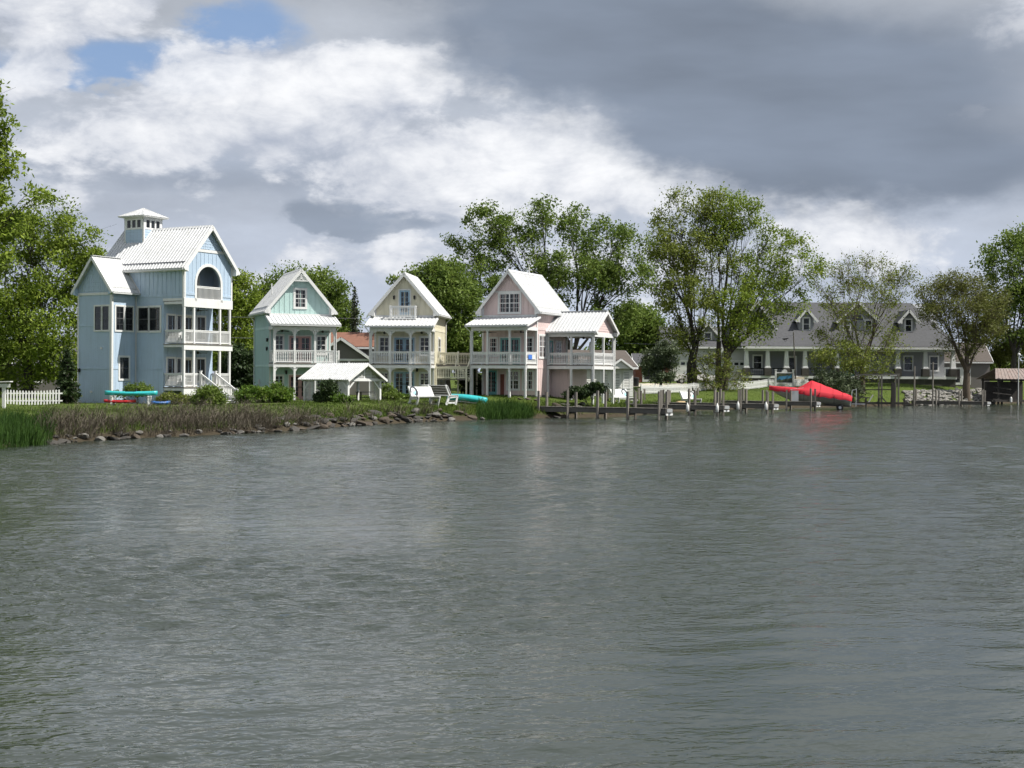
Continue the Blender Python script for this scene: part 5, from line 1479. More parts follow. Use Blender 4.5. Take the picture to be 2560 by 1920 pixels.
# ------------------------------------------------------------------ small hulls
def hull(name, label, cat, loc, rz, L, W, H, m, tilt=0.0, group=None, upside=False, seat=True, rocker=.05):
    n, k = 14, 10; mb = MB(); rows = []
    for i in range(n + 1):
        s = i / n; w = W / 2 * max(.03, math.sin(math.pi * min(max(s, .015), .985)) ** .55); rk = rocker * (2 * s - 1) ** 2 * (1 if not upside else -1)
        row = []
        for j in range(k):
            t = 2 * math.pi * j / k; c, sn = math.cos(t), math.sin(t)
            z = H / 2 * (abs(sn) ** .8) * (1 if sn > 0 else -1)
            row.append(((s - .5) * L, w * c, z * (.8 if (sn > 0) != upside else 1.0) + rk))
        rows.append(row)
    for r_ in rows: mb.v += r_
    for i in range(n):
        for j in range(k): mb.f.append((i * k + j, i * k + (j + 1) % k, (i + 1) * k + (j + 1) % k, (i + 1) * k + j))
    mb.f += [tuple(range(k - 1, -1, -1)), tuple(n * k + j for j in range(k))]
    r = thing(name, label, cat, loc, rz, group); r.rotation_euler = (0, tilt, rz)
    mb.build('hull', m, r, smooth=True)
    if seat:
        MB().box(-.35, .35, -W * .28, W * .28, H * .30, H * .46).build('cockpit_rim', 'black', r)
        MB().box(.28, .36, -W * .25, W * .25, H * .4, H * .85).build('seat_back', 'black', r)
    else:
        MB().box(-L * .47, L * .47, -W / 2 * .5, W / 2 * .5, -H * .52 if upside else H * .3, -H * .42 if upside else H * .36).build('keel_strip', 'white_worn', r)
    return r
kz = gz(-26, 93)
kr = thing('kayak_rack', 'low white timber kayak rack on the lawn before the blue house', 'rack', (gx(328, 93), 93.0, kz), R(2))
for x in (-1.2, 1.2):
    for y in (-.35, .35): MB().box(x - .05, x + .05, y - .05, y + .05, -.1, .62).build('leg', 'white_worn', kr)
    MB().box(x - .05, x + .05, -.5, .5, .58, .66).build('crossbar', 'white_worn', kr)
    MB().box(x - .05, x + .05, -.5, .5, .12, .20).build('crossbar', 'white_worn', kr)
hull('kayak', 'turquoise kayak on top of the low rack by the blue house', 'kayak', (gx(328, 92.9), 92.9, kz + .82), R(2), 3.45, .72, .34, 'turquoise', group='kayaks on the lawn')
hull('kayak', 'red kayak on the lower bar of the low rack', 'kayak', (gx(300, 92.8), 92.8, kz + .28), R(3), 2.1, .58, .24, 'red_hull', group='kayaks on the lawn')
hull('kayak', 'small blue kayak lying at the right end of the rack', 'kayak', (gx(402, 93.4), 93.4, kz + .2), R(30), 1.3, .5, .24, 'blue_hull', group='kayaks on the lawn')
hull('rowing_boat', 'upturned turquoise boat lying on the lawn by the pink cottage', 'boat', (gx(1168, 104.5), 104.5, gz(gx(1168, 104.5), 104.5) + .38), R(-12), 3.1, 1.05, .58, 'turquoise', tilt=R(5), upside=True, seat=False, rocker=.10)

# ------------------------------------------------------------------ timber docks
DD = Vector((.88, -.475, 0)).normalized(); DN = Vector((.475, .88, 0)).normalized()
def dock(label, p0, k0, k1, sp=2.46, width=1.25, z=.86, top=2.05, box=True, fenders=(), seed=1):
    rg = random.Random(seed)
    base = Vector((p0[0], p0[1], 0))
    r = thing('dock', label, 'dock', tuple(base + DD * (k0 * sp)), 0, 'timber docks along the shore')
    L = (k1 - k0) * sp
    loc = lambda s, w, zz: tuple(DD * s + DN * w + Vector((0, 0, zz)))
    for w in (0.06, width - .06):
        MB().beam(loc(-.3, w, z - .22), loc(L + .5, w, z - .22 + rg.uniform(-.02, .02)), .10, .36).build('stringer', 'dock', r)
    pl = MB(); n = int((L + .8) / .16)
    for i in range(n):
        s = -.3 + (L + .8) * (i + .5) / n; q = rg.uniform(-.008, .008)
        P = [loc(s - .07, -.04, z - .045 + q), loc(s + .07, -.04, z - .045 + q), loc(s + .07, width + .04, z - .045 + q), loc(s - .07, width + .04, z - .045 + q)]
        pl.hexa(P + [(p[0], p[1], z + q) for p in P])
    pl.build('decking', 'dock', r, kind='stuff')
    for k in range(k0, k1 + 1):
        s = (k - k0) * sp
        for w, off in ((-.08, 0), (width + .08, 0)):
            h = top + rg.uniform(-.12, .10)
            a = loc(s + off, w, -1.4); b = loc(s + off + rg.uniform(-.03, .03), w + rg.uniform(-.03, .03), h)
            MB().beam(a, b, .16, .16).build('piling', 'dock_post', r)
        MB().beam(loc(s, -.1, z - .45), loc(s, width + .1, z - .45), .08, .16).build('cross_beam', 'dark_wood', r)
    if box:
        c = loc(L + .56, width * .45, z - .18)
        MB().box(c[0] - .20, c[0] + .20, c[1] - .22, c[1] + .22, c[2] - .12, c[2] + .12).build('dock_end_box', 'white', r)
        MB().beam(loc(L + .52, 0, z - .46), loc(L + .52, width, z - .46), .06, .14).build('end_fender_board', 'white_worn', r)
    for s, w in fenders:
        c = loc((s - k0) * sp + .05, w, 0)
        MB().tube([(c[0], c[1], .28), (c[0], c[1], .34), (c[0], c[1], .82), (c[0], c[1], .92), (c[0], c[1], 1.05)], [.05, .13, .13, .06, .02], 8).build('fender', 'white', r, smooth=True)
    return r
dock('long grey timber dock nearest the pink cottage, no fenders on it', (2.07, 106.5), 0, 4, seed=1)
dock('grey timber dock behind the nearest one, two white fenders at its end', (14.7, 115.8), -3, 1, fenders=((-.05, -.28), (1.0, -.28)), seed=2)
dock('grey timber dock left of the red covered boat, two fenders tied to it', (20.4, 124.5), -4, 1, fenders=((-.1, -.3), (.95, -.3)), seed=3)
dock('grey timber dock directly in front of the red covered boat', (27.15, 138.3), -4, 1, seed=4)
pr = dock('low dark pier before the pile of pale rocks at the right', (gx(2285, 165), 165.0), 0, 3, sp=2.6, z=.62, top=1.9, seed=5)
# tall dark pilings and boat hoist frame right of the boat
hf = thing('boat_hoist', 'dark timber boat hoist frame with pale top beams right of the red boat', 'boat hoist', (gx(2195, 158), 158.0, 0), R(-8))
for x, y, h in ((-2.2, 0, 3.55), (.4, 0, 3.55), (2.25, 0, 3.6), (-2.2, 2.6, 3.5), (.4, 2.6, 3.5), (2.25, 2.6, 3.5)):
    MB().box(x - .09, x + .09, y - .09, y + .09, -1.5, h).build('piling', 'dock_post', hf)
MB().beam((-2.4, 0, 3.6), (2.4, 0, 3.68), .14, .16).build('top_beam', 'grey_board', hf); MB().beam((-2.4, 2.6, 3.55), (2.4, 2.6, 3.6), .14, .16).build('top_beam', 'white_worn', hf)
MB().box(1.35, 1.75, -1.0, -.6, -1.5, 2.75).build('heavy_piling', 'dark_wood', hf)
MB().beam((-2.9, -.4, 1.9), (1.6, -.4, 1.95), .12, .12).build('rail', 'dark_wood', hf)
for k, (a, b) in enumerate((((-2.6, -.3, .5), (-1.6, -.3, 1.3)), ((-1.2, -.5, .3), (-.6, -.5, 1.35)), ((.2, -.3, 1.3), (.9, -.3, .5)), ((-.2, -.2, .4), (.5, -.2, 1.2)), ((-2.4, -.2, 1.1), (-.9, -.2, 1.0)))):
    MB().beam(a, b, .10, .12).build('cradle_arm', 'grey_board' if k != 1 else 'white_worn', hf)
for y in (-.7, .5): MB().beam((-3.2, y, .42), (3.4, y, .42), .16, .22).build('stringer', 'dark_wood', hf)
for x in (-2.8, -1.4, 0, 1.4, 2.8): MB().box(x - .09, x + .09, -.8, -.62, -1.5, 1.0).build('piling', 'dark_wood', hf)
for k, (u, v0) in enumerate(((2286, 915), (2332, 905))):
    Yp = 162.0; p = MB().tube([(gx(u, Yp), Yp, -1.5), (gx(u, Yp), Yp, gh(u, v0, Yp))], .09, 8).build('mooring_pole', 'dock_post')
    tag(p, ('slim grey mooring pole left of its twin, before the low dark pier', 'taller slim grey mooring pole before the low dark pier')[k], 'pole', 'mooring poles')
# covered boathouse at the right edge
bh = thing('boathouse', 'dark open boathouse with rusty sheet roof at the right edge', 'boathouse', (gx(2545, 178), 178.0, 0), R(6))
for x in (-2.6, 0, 2.6):
    for y in (0, 4.5): MB().box(x - .1, x + .1, y - .1, y + .1, -1.5, 3.35).build('piling', 'dark_wood', bh)
roof_slope('roof_sheet', (-3.3, -.6, 3.25), (3.6, -.6, 3.25), (3.2, 2.25, 4.6), (-2.0, 2.25, 4.6), bh, m='rust', rib=.5)
roof_slope('roof_sheet', (-3.3, 5.1, 3.25), (3.6, 5.1, 3.25), (3.2, 2.25, 4.6), (-2.0, 2.25, 4.6), bh, m='rust', rib=.5)
for y in (0, 4.5): MB().box(-2.8, 2.8, y - .08, y + .08, 3.0, 3.2).build('beam', 'dark_wood', bh)
for z in (.7, 1.5, 2.2): MB().beam((-3.4, -.2, z), (-1.0, -.2, z - .25), .1, .12).build('cradle_arm', 'dark_wood', bh)
MB().box(-3.6, 3.6, -.4, .6, .35, .6).build('deck', 'dark_wood', bh)
MB().box(-2.5, 2.5, 3.8, 4.3, .3, 2.9).build('back_screen', 'dark_wood', bh)
MB().tube([(-1.2, -.6, .25), (-1.2, -.6, .35), (-1.2, -.6, .85), (-1.2, -.6, 1.0)], [.05, .14, .14, .04], 8).build('fender', 'white', bh)

# ------------------------------------------------------------------ red covered boat on a lift trailer
def covered_boat():
    Y = 142.5; cx_ = gx(2024, Y)
    r = thing('covered_boat', 'motor boat under a bright red canvas cover with a peaked middle', 'boat', (cx_, Y, 1.05), R(-12))
    r.rotation_euler = (0, R(6.0), R(-12))
    L = 8.3; n = 26
    def prof(s):
        w = 1.22 * min(1, (s / .42) ** .6 if s < .42 else 1) * (1 if s < .9 else 1 - (s - .9) * 1.2) + .03
        gun = .86 - .16 * s
        pts = [(0, .0), (.12, .05), (.36, .20), (.45, .78), (.49, 1.10), (.52, 1.06), (.75, .56), (.92, .22), (1, .04)]
        for (a, b), (c, d) in zip(pts[:-1], pts[1:]):
            if a <= s <= c: h = b + (d - b) * (s - a) / (c - a); break
        keel = -.35 + .95 * max(0, 1 - s / .33) ** 1.8
        return w, gun, h, keel
    rg = random.Random(4)
    mb, hb = MB(), MB(); K = 11
    for i in range(n + 1):
        s = i / n; w, g, h, kl = prof(s); x = (s - .5) * L
        for j in range(K):
            t = -1 + 2 * j / (K - 1); a = abs(t)
            if a > .99: y, z = t * (w + .03), g - .42 + .05 * math.sin(i * 1.9 + j)
            elif a > .75: y, z = math.copysign(w + .02, t), g + .01
            else:
                q = a / .75; y = t / .75 * w * .98
                z = g + .03 + (.055 * math.sin(i * 1.3 + 6 * q) + .03 * math.sin(i * 2.7 - 9 * q) + rg.uniform(-.02, .02)) * .22 + h * (1 - q) ** (1.0 if h > .3 else .7) + (0 if q < .05 else -.06 * h * math.sin(math.pi * q)) + .02 * math.sin(i * 2.3 + j * 1.7)
            mb.v.append((x, y, z))
        for j in range(9):
            t = -1 + 2 * j / 8; a = abs(t)
            hb.v.append((x, t * w * (.98 if a > .7 else .98), kl + (g - .02 - kl) * a ** 1.5))
    for i in range(n):
        for j in range(K - 1): mb.f.append((i * K + j, i * K + j + 1, (i + 1) * K + j + 1, (i + 1) * K + j))
        for j in range(8): hb.f.append((i * 9 + j, i * 9 + j + 1, (i + 1) * 9 + j + 1, (i + 1) * 9 + j))
    mb.f += [tuple(n * K + j for j in range(K))]; hb.f += [tuple(n * 9 + j for j in range(9))]
    hb.build('hull', 'gel', r, smooth=True)
    mb.build('canvas_cover', 'red_canvas', r, smooth=True)
    for i in (5, 9, 13, 16, 20, 23):                  # bound seams across the cloth
        MB().tube([Vector(mb.v[i * K + j]) + Vector((0, 0, .012)) for j in range(K)], .016, 4).build('cover_seam', 'red_seam', r)
    for sx_ in (-2.2, -.6, .9, 2.4):
        w, g, h, kl = prof(sx_ / L + .5)
        MB().tube([(sx_, -w - .05, g - .05), (sx_, -w - .06, g - .45), (sx_ + .05, -w * .7, kl + .15)], .018, 4).build('tie_down_strap', 'black', r)
    MB().beam((-3.0, -1.20, .42), (3.9, -1.27, .22), .03, .06).build('rubbing_strake', 'guard', r)
    tr = thing('boat_trailer', 'low dark boat trailer with wheels under the red covered boat', 'trailer', (cx_ + .6, Y - .1, .25), R(-12))
    for y in (-.85, .85): MB().beam((-3.4, y, .35), (3.5, y, .10), .12, .14).build('frame_rail', 'dark_wood', tr)
    for x in (-2.6, -.8, 1.0, 2.8): MB().beam((x, -1.1, .18), (x, 1.1, .18), .1, .12).build('crossbar', 'dark_wood', tr)
    for y in (-1.15, 1.15):
        for x in (2.4,):
            o = MB().tube([(x, y - .12, -.02), (x, y - .09, -.02), (x, y + .09, -.02), (x, y + .12, -.02)], [.22, .34, .34, .22], 16).build('wheel', 'rubber', tr)
            MB().tube([(x, y - .125, -.02), (x, y + .125, -.02)], .15, 10).build('rim', 'chrome', o)
    MB().beam((3.4, -1.1, .1), (3.6, -1.1, 1.75), .07, .07).beam((3.95, -1.1, .1), (4.0, -1.1, 1.85), .07, .07).beam((3.6, -1.1, 1.72), (4.0, -1.1, 1.82), .07, .07).build('guide_post', 'white', tr)
    MB().beam((3.6, -.2, .35), (4.9, -.2, .33), .08, .08).build('tow_bar', 'chrome', tr)
    MB().box(-2.4, -1.7, -1.75, -1.35, .45, 1.65).build('winch_cover', 'white', tr)
    MB().beam((-2.5, -1.55, 1.75), (-1.2, -1.5, 1.95), .5, .04).build('solar_panel', 'gutter', tr)
covered_boat()

# ------------------------------------------------------------------ sign, poles, wires
def map_mat():
    m, t, b = new_mat('lake_map_print')
    tcn = t.nodes.new('ShaderNodeTexCoord')
    s = t.nodes.new('ShaderNodeSeparateXYZ'); t.links.new(tcn.outputs['Object'], s.inputs[0])
    x, z = E(t, s.outputs[0]), E(t, s.outputs[2])
    n = nnoise(t, tcn.outputs['Object'], 2.2, 4.0, 0.6)
    band = (z - 1.18 - x * .16 + (n - .5) * .9)
    lake = 1.0 - band.f('ABSOLUTE').smooth(0.12, 0.20)
    land = nmix(t, n.smooth(.4, .62), (0.02, 0.035, 0.03), (0.10, 0.12, 0.06))
    c = nmix(t, lake, land, (0.06, 0.24, 0.42))
    t.links.new(c, b.inputs['Base Color']); b.inputs['Roughness'].default_value = .5
    return m
M['map'] = map_mat()
Ys = 162.0; xs_ = gx(1961, Ys); zs = gz(xs_, Ys)
sg = thing('map_sign', 'white framed board with a dark lake map beyond the red boat', 'sign', (xs_, Ys, zs), R(4))
for x in (-1.02, 1.02):
    MB().box(x - .09, x + .09, -.09, .09, -.4, 2.05).box(x - .13, x + .13, -.13, .13, 2.05, 2.12).build('post', 'white', sg)
MB().box(-.93, .93, -.05, .05, 1.66, 1.78).build('top_rail', 'white', sg); MB().box(-.93, .93, -.05, .05, .46, .58).build('bottom_rail', 'white', sg)
MB().box(-.93, .93, -.03, .03, .58, 1.66).build('board', 'black', sg)
MB().box(-.86, .86, -.042, -.031, .66, 1.60).build('map_print', 'map', sg)
MB().prism([(.34 * math.cos(math.pi * i / 12), 1.78 + .36 * math.sin(math.pi * i / 12)) for i in range(13)], -.03, .03, fr_front(0)).build('crest', 'white', sg)
Yp = 168.0
po = MB().tube([(gx(1990, Yp), Yp, gz(gx(1990, Yp), Yp) - .4), (gx(1983, Yp), Yp + .1, gh(1983, 830, Yp))], [.10, .07], 8).build('utility_pole', 'grey_board')
tag(po, 'thin leaning grey wooden pole behind the map sign', 'pole')
Yw = 166.0
hg = thing('hanging_lamp', 'small black lamp hanging on the overhead wire before the grey house', 'lamp', (gx(1963, Yw), Yw, gh(1963, 848, Yw)), 0)
MB().tube([(-.42, 0, .05), (-.2, 0, .0), (.15, 0, .06), (.42, 0, .14)], [.02, .10, .08, .015], 8).build('lamp_body', 'black', hg)
MB().tube([(-.12, 0, -.02), (-.10, 0, -.22), (.02, 0, -.30), (.13, 0, -.2), (.14, 0, 0)], .018, 6).build('bracket_loop', 'black', hg)
def wire(label, a, b, sag=.3, r=.018, group='overhead wires'):
    a, b = Vector(a), Vector(b); P = [a.lerp(b, i / 10) - Vector((0, 0, sag * 4 * (i / 10) * (1 - i / 10))) for i in range(11)]
    o = MB().tube(P, r, 4).build('overhead_wire', 'guard'); tag(o, label, 'wire', group)
wire('dark overhead wire crossing in front of the grey house garage', (gx(1560, 150), 150, gh(1560, 858, 150)), (gx(1985, 168), 168, gh(1985, 838, 168)), .5)
wire('dark overhead wire crossing behind the mint and yellow cottages', (gx(560, 135), 135, gh(560, 792, 135)), (gx(1120, 138), 138, gh(1120, 792, 138)), .15)
wire('dark overhead wire between the blue house and the mint cottage', (gx(540, 128), 128, gh(540, 842, 128)), (gx(660, 128), 128, gh(660, 845, 128)), .05)
lp = thing('lamp_post', 'thin pale lamp post with round globe by the rusty boathouse', 'lamp', (gx(2546, 176.5), 176.5, 0), 0)
MB().tube([(0, 0, -1.2), (0, 0, 6.1)], .055, 8).build('pole', 'white_worn', lp)
mb = MB(); mb.tube([(.05, 0, 6.1), (.05, 0, 6.16), (.05, 0, 6.32), (.05, 0, 6.48), (.05, 0, 6.54)], [.05, .15, .2, .14, .03], 10); mb.build('globe', 'white', lp, smooth=True)

# ------------------------------------------------------------------ picket fences
def picket_fence(label, path, sp, h, w, wave=0.0, m='white'):
    P = [Vector((p[0], p[1], 0)) for p in path]
    r = thing('picket_fence', label, 'fence', (P[0].x, P[0].y, 0), 0, 'white picket fences')
    segs = [(a, b, (b - a).length) for a, b in zip(P[:-1], P[1:])]; L = sum(s[2] for s in segs)
    def at(s):
        for a, b, l in segs:
            if s <= l: return a.lerp(b, s / l), (b - a).normalized()
            s -= l
        return segs[-1][1], (segs[-1][1] - segs[-1][0]).normalized()
    pm = MB().prism([(-w / 2, .06), (w / 2, .06), (w / 2, h - .07), (0, h), (-w / 2, h - .07)], -.012, .012, fr_front(0))
    me_ = None; n = int(L / sp)
    for i in range(n):
        c, d = at((i + .5) * sp)
        if me_ is None:
            o = pm.build('picket', m, r); me_ = o.data
        else: o = link('picket', me_, r)
        z = gz(c.x, c.y)
        o.location = (c.x - P[0].x, c.y - P[0].y, z + wave * math.cos(2 * math.pi * i / 10))
        o.rotation_euler = (0, 0, math.atan2(d.y, d.x))
    k = max(1, int(L / 2.4))
    for j in range(k):
        a, _ = at(L * j / k); b, _ = at(L * (j + 1) / k)
        a3 = Vector((a.x - P[0].x, a.y - P[0].y + .04, gz(a.x, a.y))); b3 = Vector((b.x - P[0].x, b.y - P[0].y + .04, gz(b.x, b.y)))
        for zz in (.25, h - .28):
            MB().beam(a3 + Vector((0, 0, zz)), b3 + Vector((0, 0, zz)), .04, .09).build('rail', m, r)
        MB().box(a3.x - .05, a3.x + .05, a3.y + .03, a3.y + .13, a3.z - .3, a3.z + h + .05).build('post', m, r)
    return r
picket_fence('white picket fence at the left edge before the conifer', [(gx(8, 92), 92.0), (gx(156, 93.5), 93.5)], .19, 1.02, .095)
picket_fence('long white picket fence running right from the pink cottage to the boat', [(13.0, 141.0), (20.5, 150.0), (30.3, 163.0), (36.0, 170.0)], .175, .95, .09)
wp = thing('signpost', 'white post with a flat top board at the left edge', 'post', (gx(10, 84), 84.0, gz(gx(10, 84), 84.0)), 0)
MB().box(-.09, .09, -.09, .09, -.3, 1.42).build('post', 'white', wp)
MB().beam((-1.2, 0, 1.55), (.45, 0, 1.60), .5, .06).build('top_board', 'white', wp)
MB().beam((-1.2, -.1, 1.36), (.4, -.1, 1.36), .06, .22).build('front_board', 'white_worn', wp)

# ------------------------------------------------------------------ parked pickup
def pickup():
    Y = 166.0; X = gx(1678, Y); z = gz(X + 2.5, Y) + .02
    r = thing('pickup_truck', 'white pickup truck parked on the pale drive behind the tree trunks', 'truck', (X, Y, z), R(3))
    body = [(0, .55), (.25, .42), (.75, .40), (.95, .62), (1.55, .62), (1.75, .40), (3.75, .40), (3.95, .62), (4.6, .62), (4.8, .42), (5.35, .45), (5.45, .75), (5.4, 1.0), (4.3, 1.15), (3.85, 1.18), (1.95, 1.16), (1.9, 1.20), (.05, 1.18)]
    MB().prism(body, 0, -1.85, fr_front(0)).build('body', 'truck', r)
    MB().prism([(1.95, 1.16), (3.85, 1.18), (3.25, 1.82), (2.15, 1.84)], -.12, -1.73, fr_front(0)).build('cab', 'truck', r)
    MB().prism([(2.22, 1.24), (2.85, 1.24), (2.85, 1.74), (2.28, 1.75)], -.10, -.115, fr_front(0)).build('side_window', 'glass', r)
    MB().prism([(2.95, 1.24), (3.65, 1.25), (3.2, 1.74), (2.95, 1.74)], -.10, -.115, fr_front(0)).build('side_window', 'glass', r)
    MB().box(.15, 1.85, .12, 1.73, 1.05, 1.19).build('bed_floor', 'black', r)
    for x in (1.25, 4.28):
        for y in (.12, 1.73):
            o = MB().tube([(x, y - .12, .36), (x, y - .1, .36), (x, y + .1, .36), (x, y + .12, .36)], [.28, .36, .36, .28], 18).build('wheel', 'rubber', r)
            MB().tube([(x, y - .125, .36), (x, y + .125, .36)], .2, 12).build('rim', 'chrome', o)
    MB().box(-.03, .0, .05, .2, .78, 1.08).box(.0, .12, -.012, .05, .78, 1.08).build('tail_light', 'tail', r)
    MB().box(-.12, .02, .1, 1.75, .42, .58).build('bumper', 'chrome', r)
pickup()
bn = thing('waste_bin', 'dark round waste bin on the drive left of the pickup', 'bin', (gx(1590, 160), 160.0, gz(gx(1590, 160), 160.0)), 0)
MB().tube([(0, 0, 0), (0, 0, .9)], [.32, .38], 12).build('drum', 'black', bn); MB().tube([(0, 0, .9), (0, 0, 1.0), (0, 0, 1.06)], [.40, .36, .1], 12).build('lid', 'rubber', bn)

# ------------------------------------------------------------------ porch chairs on the blue house
def deck_chair(label, hx, hy, hz_, rot):
    ph = R(60); c, s = math.cos(ph), math.sin(ph)
    X = -23.46 + hx * c - hy * s; Y = 100.0 + hx * s + hy * c
    r = thing('deck_chair', label, 'chair', (X, Y, hz_), ph + R(rot), 'white chairs on the blue house porches')
    for x in (-.27, .27):
        MB().beam((x, -.35, 0), (x, -.30, .60), .05, .09, up=(0, 1, 0)).build('leg', 'white', r); MB().beam((x, .40, 0), (x, .05, .40), .05, .09, up=(0, 1, 0)).build('leg', 'white', r)
        MB().box(x - .07, x + .07, -.40, .35, .60, .63).build('armrest', 'white', r)
    MB().beam((0, -.35, .40), (0, .15, .30), .5, .03).build('seat', 'white', r)
    for k in range(4):
        x = -.18 + k * .12; MB().beam((x, .12, .30), (x, .40, 1.05 - .03 * abs(k - 1.5)), .10, .025, up=(0, 1, 0)).build('back_slat', 'white', r)
deck_chair('white slatted chair on the lowest porch of the blue house, at its open side', .75, .95, 2.21, -35)
deck_chair('white slatted chair on the lowest porch of the blue house, behind the front posts', 1.55, 1.2, 2.21, 0)
deck_chair('white slatted chair on the middle porch of the blue house', .95, 1.0, 5.33, -25)

# folded parasol and a few chairs on the other porches
ph = R(-25.0); c_, s_ = math.cos(ph), math.sin(ph)
def pink_pt(x, y, z): return (PX + x * c_ - y * s_, PY + x * s_ + y * c_, z)
fu = thing('folded_parasol', 'white folded parasol standing on the pink cottage wing deck', 'parasol', pink_pt(5.7, 5.6, 4.07), ph)
MB().tube([(0, 0, 0), (0, 0, 2.0)], .025, 6).build('pole', 'white', fu)
MB().tube([(0, 0, .95), (0, 0, 1.0), (0, 0, 1.5), (0, 0, 1.85), (0, 0, 1.95)], [.06, .12, .20, .17, .02], 9).build('folded_canopy', 'white', fu)
MB().tube([(0, 0, 0), (0, 0, .10)], [.28, .22], 12).build('base', 'gutter', fu)
def porch_chair(label, loc, rz, m):
    r = thing('porch_chair', label, 'chair', loc, rz, 'chairs on the cottage porches')
    for x in (-.24, .24):
        for y in (-.22, .22): MB().box(x - .025, x + .025, y - .025, y + .025, 0, .44 if y < 0 else .95).build('leg', m, r)
    MB().box(-.27, .27, -.26, .25, .44, .48).build('seat', m, r)
    for k in range(4): MB().box(-.24, .24, .20, .23, .56 + k * .1, .63 + k * .1).build('back_slat', m, r)
porch_chair('dark slatted chair on the pink cottage wing deck', pink_pt(4.0, 6.4, 4.07), ph + R(40), 'dark_wood')
porch_chair('white slatted chair on the upper pink cottage porch', pink_pt(.3, 1.2, 4.07), ph, 'white')

# ------------------------------------------------------------------ trees
def kmeans(P, k, rng, it=7):
    k = max(1, min(k, len(P))); C = P[rng.choice(len(P), k, replace=False)].copy()
    for _ in range(it):
        lab = ((P[:, None, :] - C[None]) ** 2).sum(2).argmin(1)
        for j in range(k):
            q = P[lab == j]
            if len(q): C[j] = q.mean(0)
    return C, lab

def leaf_quads(C, size, rng, flat=0.0):
    n = len(C)
    d = rng.normal(size=(n, 3)); d[:, 2] *= (1 - flat); d /= np.linalg.norm(d, axis=1, keepdims=True) + 1e-9
    e = rng.normal(size=(n, 3)); w = np.cross(d, e); w /= np.linalg.norm(w, axis=1, keepdims=True) + 1e-9
    s = size * rng.uniform(.55, 1.35, (n, 1)); d = d * s; w = w * s * rng.uniform(.35, .6, (n, 1))
    return np.stack([C - d, C + w, C + d, C - w], 1)

